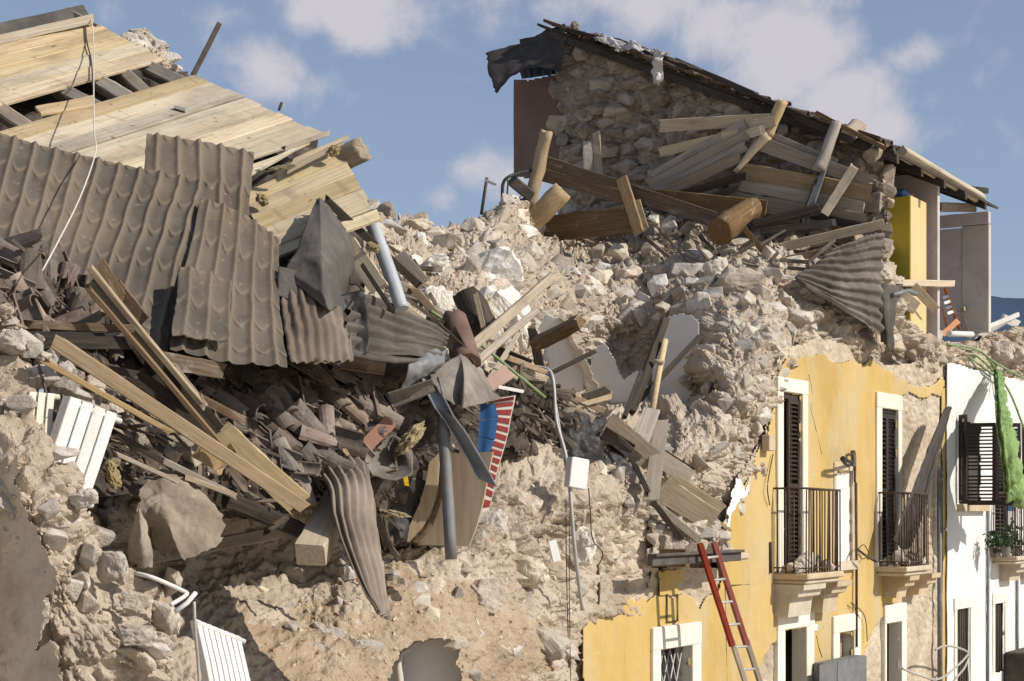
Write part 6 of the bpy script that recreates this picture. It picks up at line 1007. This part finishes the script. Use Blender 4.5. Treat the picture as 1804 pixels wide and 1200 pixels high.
sheet('plastic_film', [[g(1042,62,.5),g(1080,66,.5),g(1120,76,.5),g(1165,88,.5),g(1185,86,.5)],[g(1048,74,.6),g(1085,82,.62),g(1122,88,.6),g(1160,98,.6),g(1180,94,.55)]], 60, 8, FILM, 'torn whitish plastic film along the roof verge', 'film', noise=.09, nscale=5, rag=.1)
sheet('plastic_film', [[g(1150,84,.55),g(1160,86,.6),g(1172,88,.55)],[g(1148,112,.6),g(1156,115,.65),g(1168,110,.6)],[g(1154,150,.6),g(1160,152,.62),g(1170,146,.6)]], 16, 30, FILM, 'rag of plastic film dangling from the roof verge', 'film', noise=.08, nscale=6, rag=.06)
for k, (x0, y0, x1, y1, w_, mt) in enumerate([(1000,52,1110,82,7,WOODD),(1090,72,1210,118,8,WOODD),(1190,106,1330,166,9,WOODD),(1310,160,1430,212,9,WOODD),(1400,205,1500,248,12,WOODD),(1440,200,1560,262,8,WOODB),(1120,80,1240,126,6,WOODT)]): plank(g(x0,y0,.35), g(x1,y1,.35), w_, ['first dark verge board below the ridge','second dark verge board past the film','third dark verge board in the middle of the slope','fourth dark verge board lower on the slope','fifth dark verge board above the log ends','brown batten along the lower roof slope','tan batten on the verge above the film'][k], mt, .12, rag=.06)
# black film in the middle
sheet('black_film', [[(955,738,20),(990,728,20.2),(1030,730,20.5),(1062,735,20.9)],[(950,775,19.9),(990,760,20.1),(1030,770,20.3),(1064,780,20.7)],[(956,800,19.9),(985,802,20),(1035,820,20.2),(1066,835,20.6)],[(960,815,19.9),(990,830,20),(1050,865,20.3),(1064,885,20.5)]], 50, 40, BLACK, 'black plastic film hanging behind the white electric box', 'film', noise=.09, rag=.05)
sheet('black_film', [[(1060,790,20.6),(1090,800,20.9),(1110,820,21)],[(1064,840,20.5),(1095,838,20.8),(1112,838,21)]], 20, 14, BLACK, 'small black film flap beside the torn plywood', 'film', noise=.06)

# ------------------------------------------------------------------ roof tiles spilled over the heap
HP = [(-20,415),(60,415),(110,480),(170,500),(250,555),(300,600),(380,625),(500,622),(600,615),(700,610),(770,640),(760,690),(700,745),(660,790),(600,800),(560,850),(500,840),(430,770),(390,700),(320,640),(240,600),(120,580),(60,545),(-20,530)]
tp = scatter_px(HP, 250, 46, 30, None, .62)
zone = lambda x, y: 'barrel tile '+(('by the rope end' if y < 500 else 'above the level boards') if x < 140 else 'beside the broken brown board ends' if x < 250 else ('under the steep sheet' if x < 420 else 'under the small corrugated sheet') if y < 690 and x < 560 else ('below the ribbed sheet' if y < 680 else 'above the pale dish') if x >= 560 else 'above the ribbed board')
for x, y, s_ in tp:
    P, N = PILEP.at(x, y); ang = random.gauss(33, 20) if x > 250 else random.gauss(50, 50)
    ax = Vector((math.cos(R(ang)), random.uniform(-.6, .25), -math.sin(R(ang)))).normalized(); up = Vector((random.gauss(.15, .35), -.8, .75)).normalized(); sd = up.cross(ax).normalized(); up = ax.cross(sd)
    M = Matrix((ax, sd, up)).transposed().to_4x4()
    if random.random() < .35: M = M @ Matrix.Rotation(R(180+random.gauss(0, 15)), 4, 'X')
    M = M @ Matrix.Rotation(R(random.gauss(0, 14)), 4, 'X'); M.translation = Vector(P)+Vector((0, -random.uniform(.02, .2), random.uniform(-.02, .05)))
    flip = M.to_3x3().col[2].z < 0; ti = random.randrange(len(TILES)); o = link('roof_tile', TILES[ti], None, M); k = 1.0+.25*random.random(); o.scale = (k, k, k); tag(o, ['whole ','dusty whole ','darker whole ','broken half of a ','jagged stub of a ','chipped ','small sliver of a ','extra wide '][ti]+zone(x, y)+(', hollow side up' if flip else ''), 'roof tile', 'roof tiles spilled over the debris heap')
rubble_stuff('tile_rubble', PILEP, HP, 1600, 4, 22, mat('tile_bits', [(.25,(.06,.045,.036)),(.5,(.15,.105,.078)),(.75,(.27,.215,.165))], 9, var=0, bump=.4, world=True, detail=2), pile, sink=-.1)
rubble_stuff('rubble', PILEP, PILE, 500, 3, 11, RUBS, pile, sink=.0); rubble_stuff('rubble', PILEP, PILE, 1500, 4, 26, MATS['tile_bits'], pile, sink=-.1, pw=4)
stones(PILEP, [(50,560),(100,600),(250,660),(330,760),(420,800),(330,800),(220,760),(150,690),(80,640)], 46, 44, 14, pile, RK[:6]+RKG[:6], sink=.1, flat_=1.)
def splinters(name, patch, poly, n, mt, parent, lpx=(20, 80), wpx=(3, 9), ang=(35, 22), lift=(.02, .25)):
    p = np.array(poly); Vs, Fs, o_ = [], [], 0; k = 0
    while k < n:
        x, y = random.uniform(p[:, 0].min(), p[:, 0].max()), random.uniform(p[:, 1].min(), p[:, 1].max())
        if not inpoly(np.array([x]), np.array([y]), poly)[0]: continue
        k += 1; P, N = patch.at(x, y); d_ = P[1]/F; a = R(random.gauss(*ang)); ax = Vector((math.cos(a), random.uniform(-.5, .3), -math.sin(a))).normalized(); sd = ax.cross(Vector((random.gauss(0, .5), -1, random.gauss(.3, .4)))).normalized(); nn_ = ax.cross(sd)
        c_ = Vector(P)+Vector((0, -random.uniform(*lift), random.uniform(0, .05))); L, w_, h_ = random.uniform(*lpx)*d_/2, random.uniform(*wpx)*d_/2, random.uniform(2, 5)*d_/2
        for sx_ in (-1, 1):
            e_ = random.uniform(.6, 1)
            for (u_, v_) in ((-1, -1), (1, -1), (1, 1), (-1, 1)): Vs.append(c_+ax*L*sx_*(1+.08*random.uniform(-1, 1))+sd*w_*u_*e_+nn_*h_*v_)
        Fs += [tuple(o_+q for q in f) for f in ((0,1,2,3),(7,6,5,4),(0,4,5,1),(1,5,6,2),(2,6,7,3),(3,7,4,0))]; o_ += 8
    me = mesh(name, Vs, Fs, mt); bm = bmesh.new(); bm.from_mesh(me); bmesh.ops.recalc_face_normals(bm, faces=bm.faces[:]); bm.to_mesh(me); bm.free(); o = link(name, me, parent); o['kind'] = 'stuff'; return o
SPL = mat('splinter_wood', [(.25,(.035,.026,.02)),(.45,(.10,.078,.058)),(.6,(.19,.15,.115)),(.8,(.33,.27,.21))], 1.7, var=0, bump=.3, world=True, detail=2)
splinters('lath_debris', PILEP, PILE[:26]+PILE[-14:], 260, SPL, pile); splinters('lath_debris', PILEP, [(880,650),(960,680),(1060,740),(1180,805),(1260,905),(1160,900),(1060,815),(940,760)], 120, SPL, pile, ang=(38, 30))
splinters('lath_debris', MAINP, [(660,430),(760,470),(860,560),(900,640),(800,640),(700,560)], 40, SPL, pile, lift=(.05,.4)); splinters('lath_debris', MAINP, [(960,400),(1300,395),(1540,430),(1480,500),(1330,480),(1100,450)], 70, SPL, gab, lift=(.05,.5), ang=(5, 40))
for (px, py, an) in [(905,630,20),(795,600,40),(812,612,60),(640,640,10),(725,690,-20),(1105,790,40),(1090,775,30)]:
    d_ = 17.2 if px < 820 else 19.2; d_ = 15.9 if px < 750 else d_
    d_ = 20.7 if px > 1000 else d_
    o = link('roof_tile', random.choice(TILES[:3]), None, Matrix.Translation(Vector(W(px, py, d_))) @ Matrix.Rotation(R(an), 4, 'Y') @ Matrix.Rotation(R(-60), 4, 'X')); tag(o, 'lone barrel tile lying at '+{905:'the tilted plaster slab foot',795:'the green cane upper end',812:'the crossing planks lower end',640:'the ribbed sheet lower edge',725:'the crumpled metal hood',1105:'the torn plywood leaf',1090:'the black film top'}[px], 'roof tile', 'roof tiles spilled over the debris heap')
log((800,560,17.6), (822,640,17.2), 22, 26, 'reddish clay pipe collar beside the crumpled hood', mat('clay_pipe', [(.3,(.12,.068,.05)),(.7,(.19,.115,.088))], 4, var=.05, bump=.2), 'clay pipe', 'clay_pipe', rough=.02)
# rubble lodged on the broken balcony of the ochre wall
DB = TPS([(1130,880,21.6),(1270,900,23),(1140,970,21.4),(1275,975,22.9),(1200,930,22.1)])
DBP = Patch('dirt_core', [(1140,880),(1180,870),(1230,900),(1262,935),(1274,975),(1145,978)], DB, lambda P, X, Y: .1*fbm(P*3, 4, 3), RUBBLE, 3., back=(0, .5, 0), parent=empty('balcony_debris', W(1200,950,22), 'rubble lodged on the broken off balcony of the ochre house', 'rubble heap'), rag=4)
stones(DBP, [(1140,880),(1262,920),(1274,975),(1145,978)], 40, 34, 10, None, RK, sink=.1, label=lambda o, x, y: hue(o)+(' chunk' if o.scale.x > .2 else ' small stone')+' in the broken balcony debris '+spot(x, y, [(1180,'by the bare wall'),(1220,'behind the board'),(1400,'by the yellow plaster')], [(905,'at the top'),(935,'half way down'),(2000,'on the beam')]), cat='stone', group='stones on the broken balcony', flat_=1.); rubble_stuff('rubble', DBP, [(1140,880),(1262,920),(1274,975),(1145,978)], 500, 3, 12, RUBS)
for k in range(9):
    x, y = random.uniform(1150, 1260), random.uniform(900, 965); a = random.uniform(20, 60); plank((x, y, 21.9+(x-1150)*.009), (x+40*math.cos(R(a)), y+40*math.sin(R(a)), 22.1+(x-1150)*.009), 6, ['grey splinter in the balcony debris nearest the bare wall','thin lath poking from the balcony debris','short lath in the balcony debris by the ladder heads','dark sliver in the balcony debris','weathered sliver low on the balcony debris','broken lath high in the balcony debris','small stick in the balcony debris under the wide board','flat splinter on the steel beam','bent splinter on the balcony debris edge'][k], random.choice([WOODG, WOODD, WOODT]), .03)
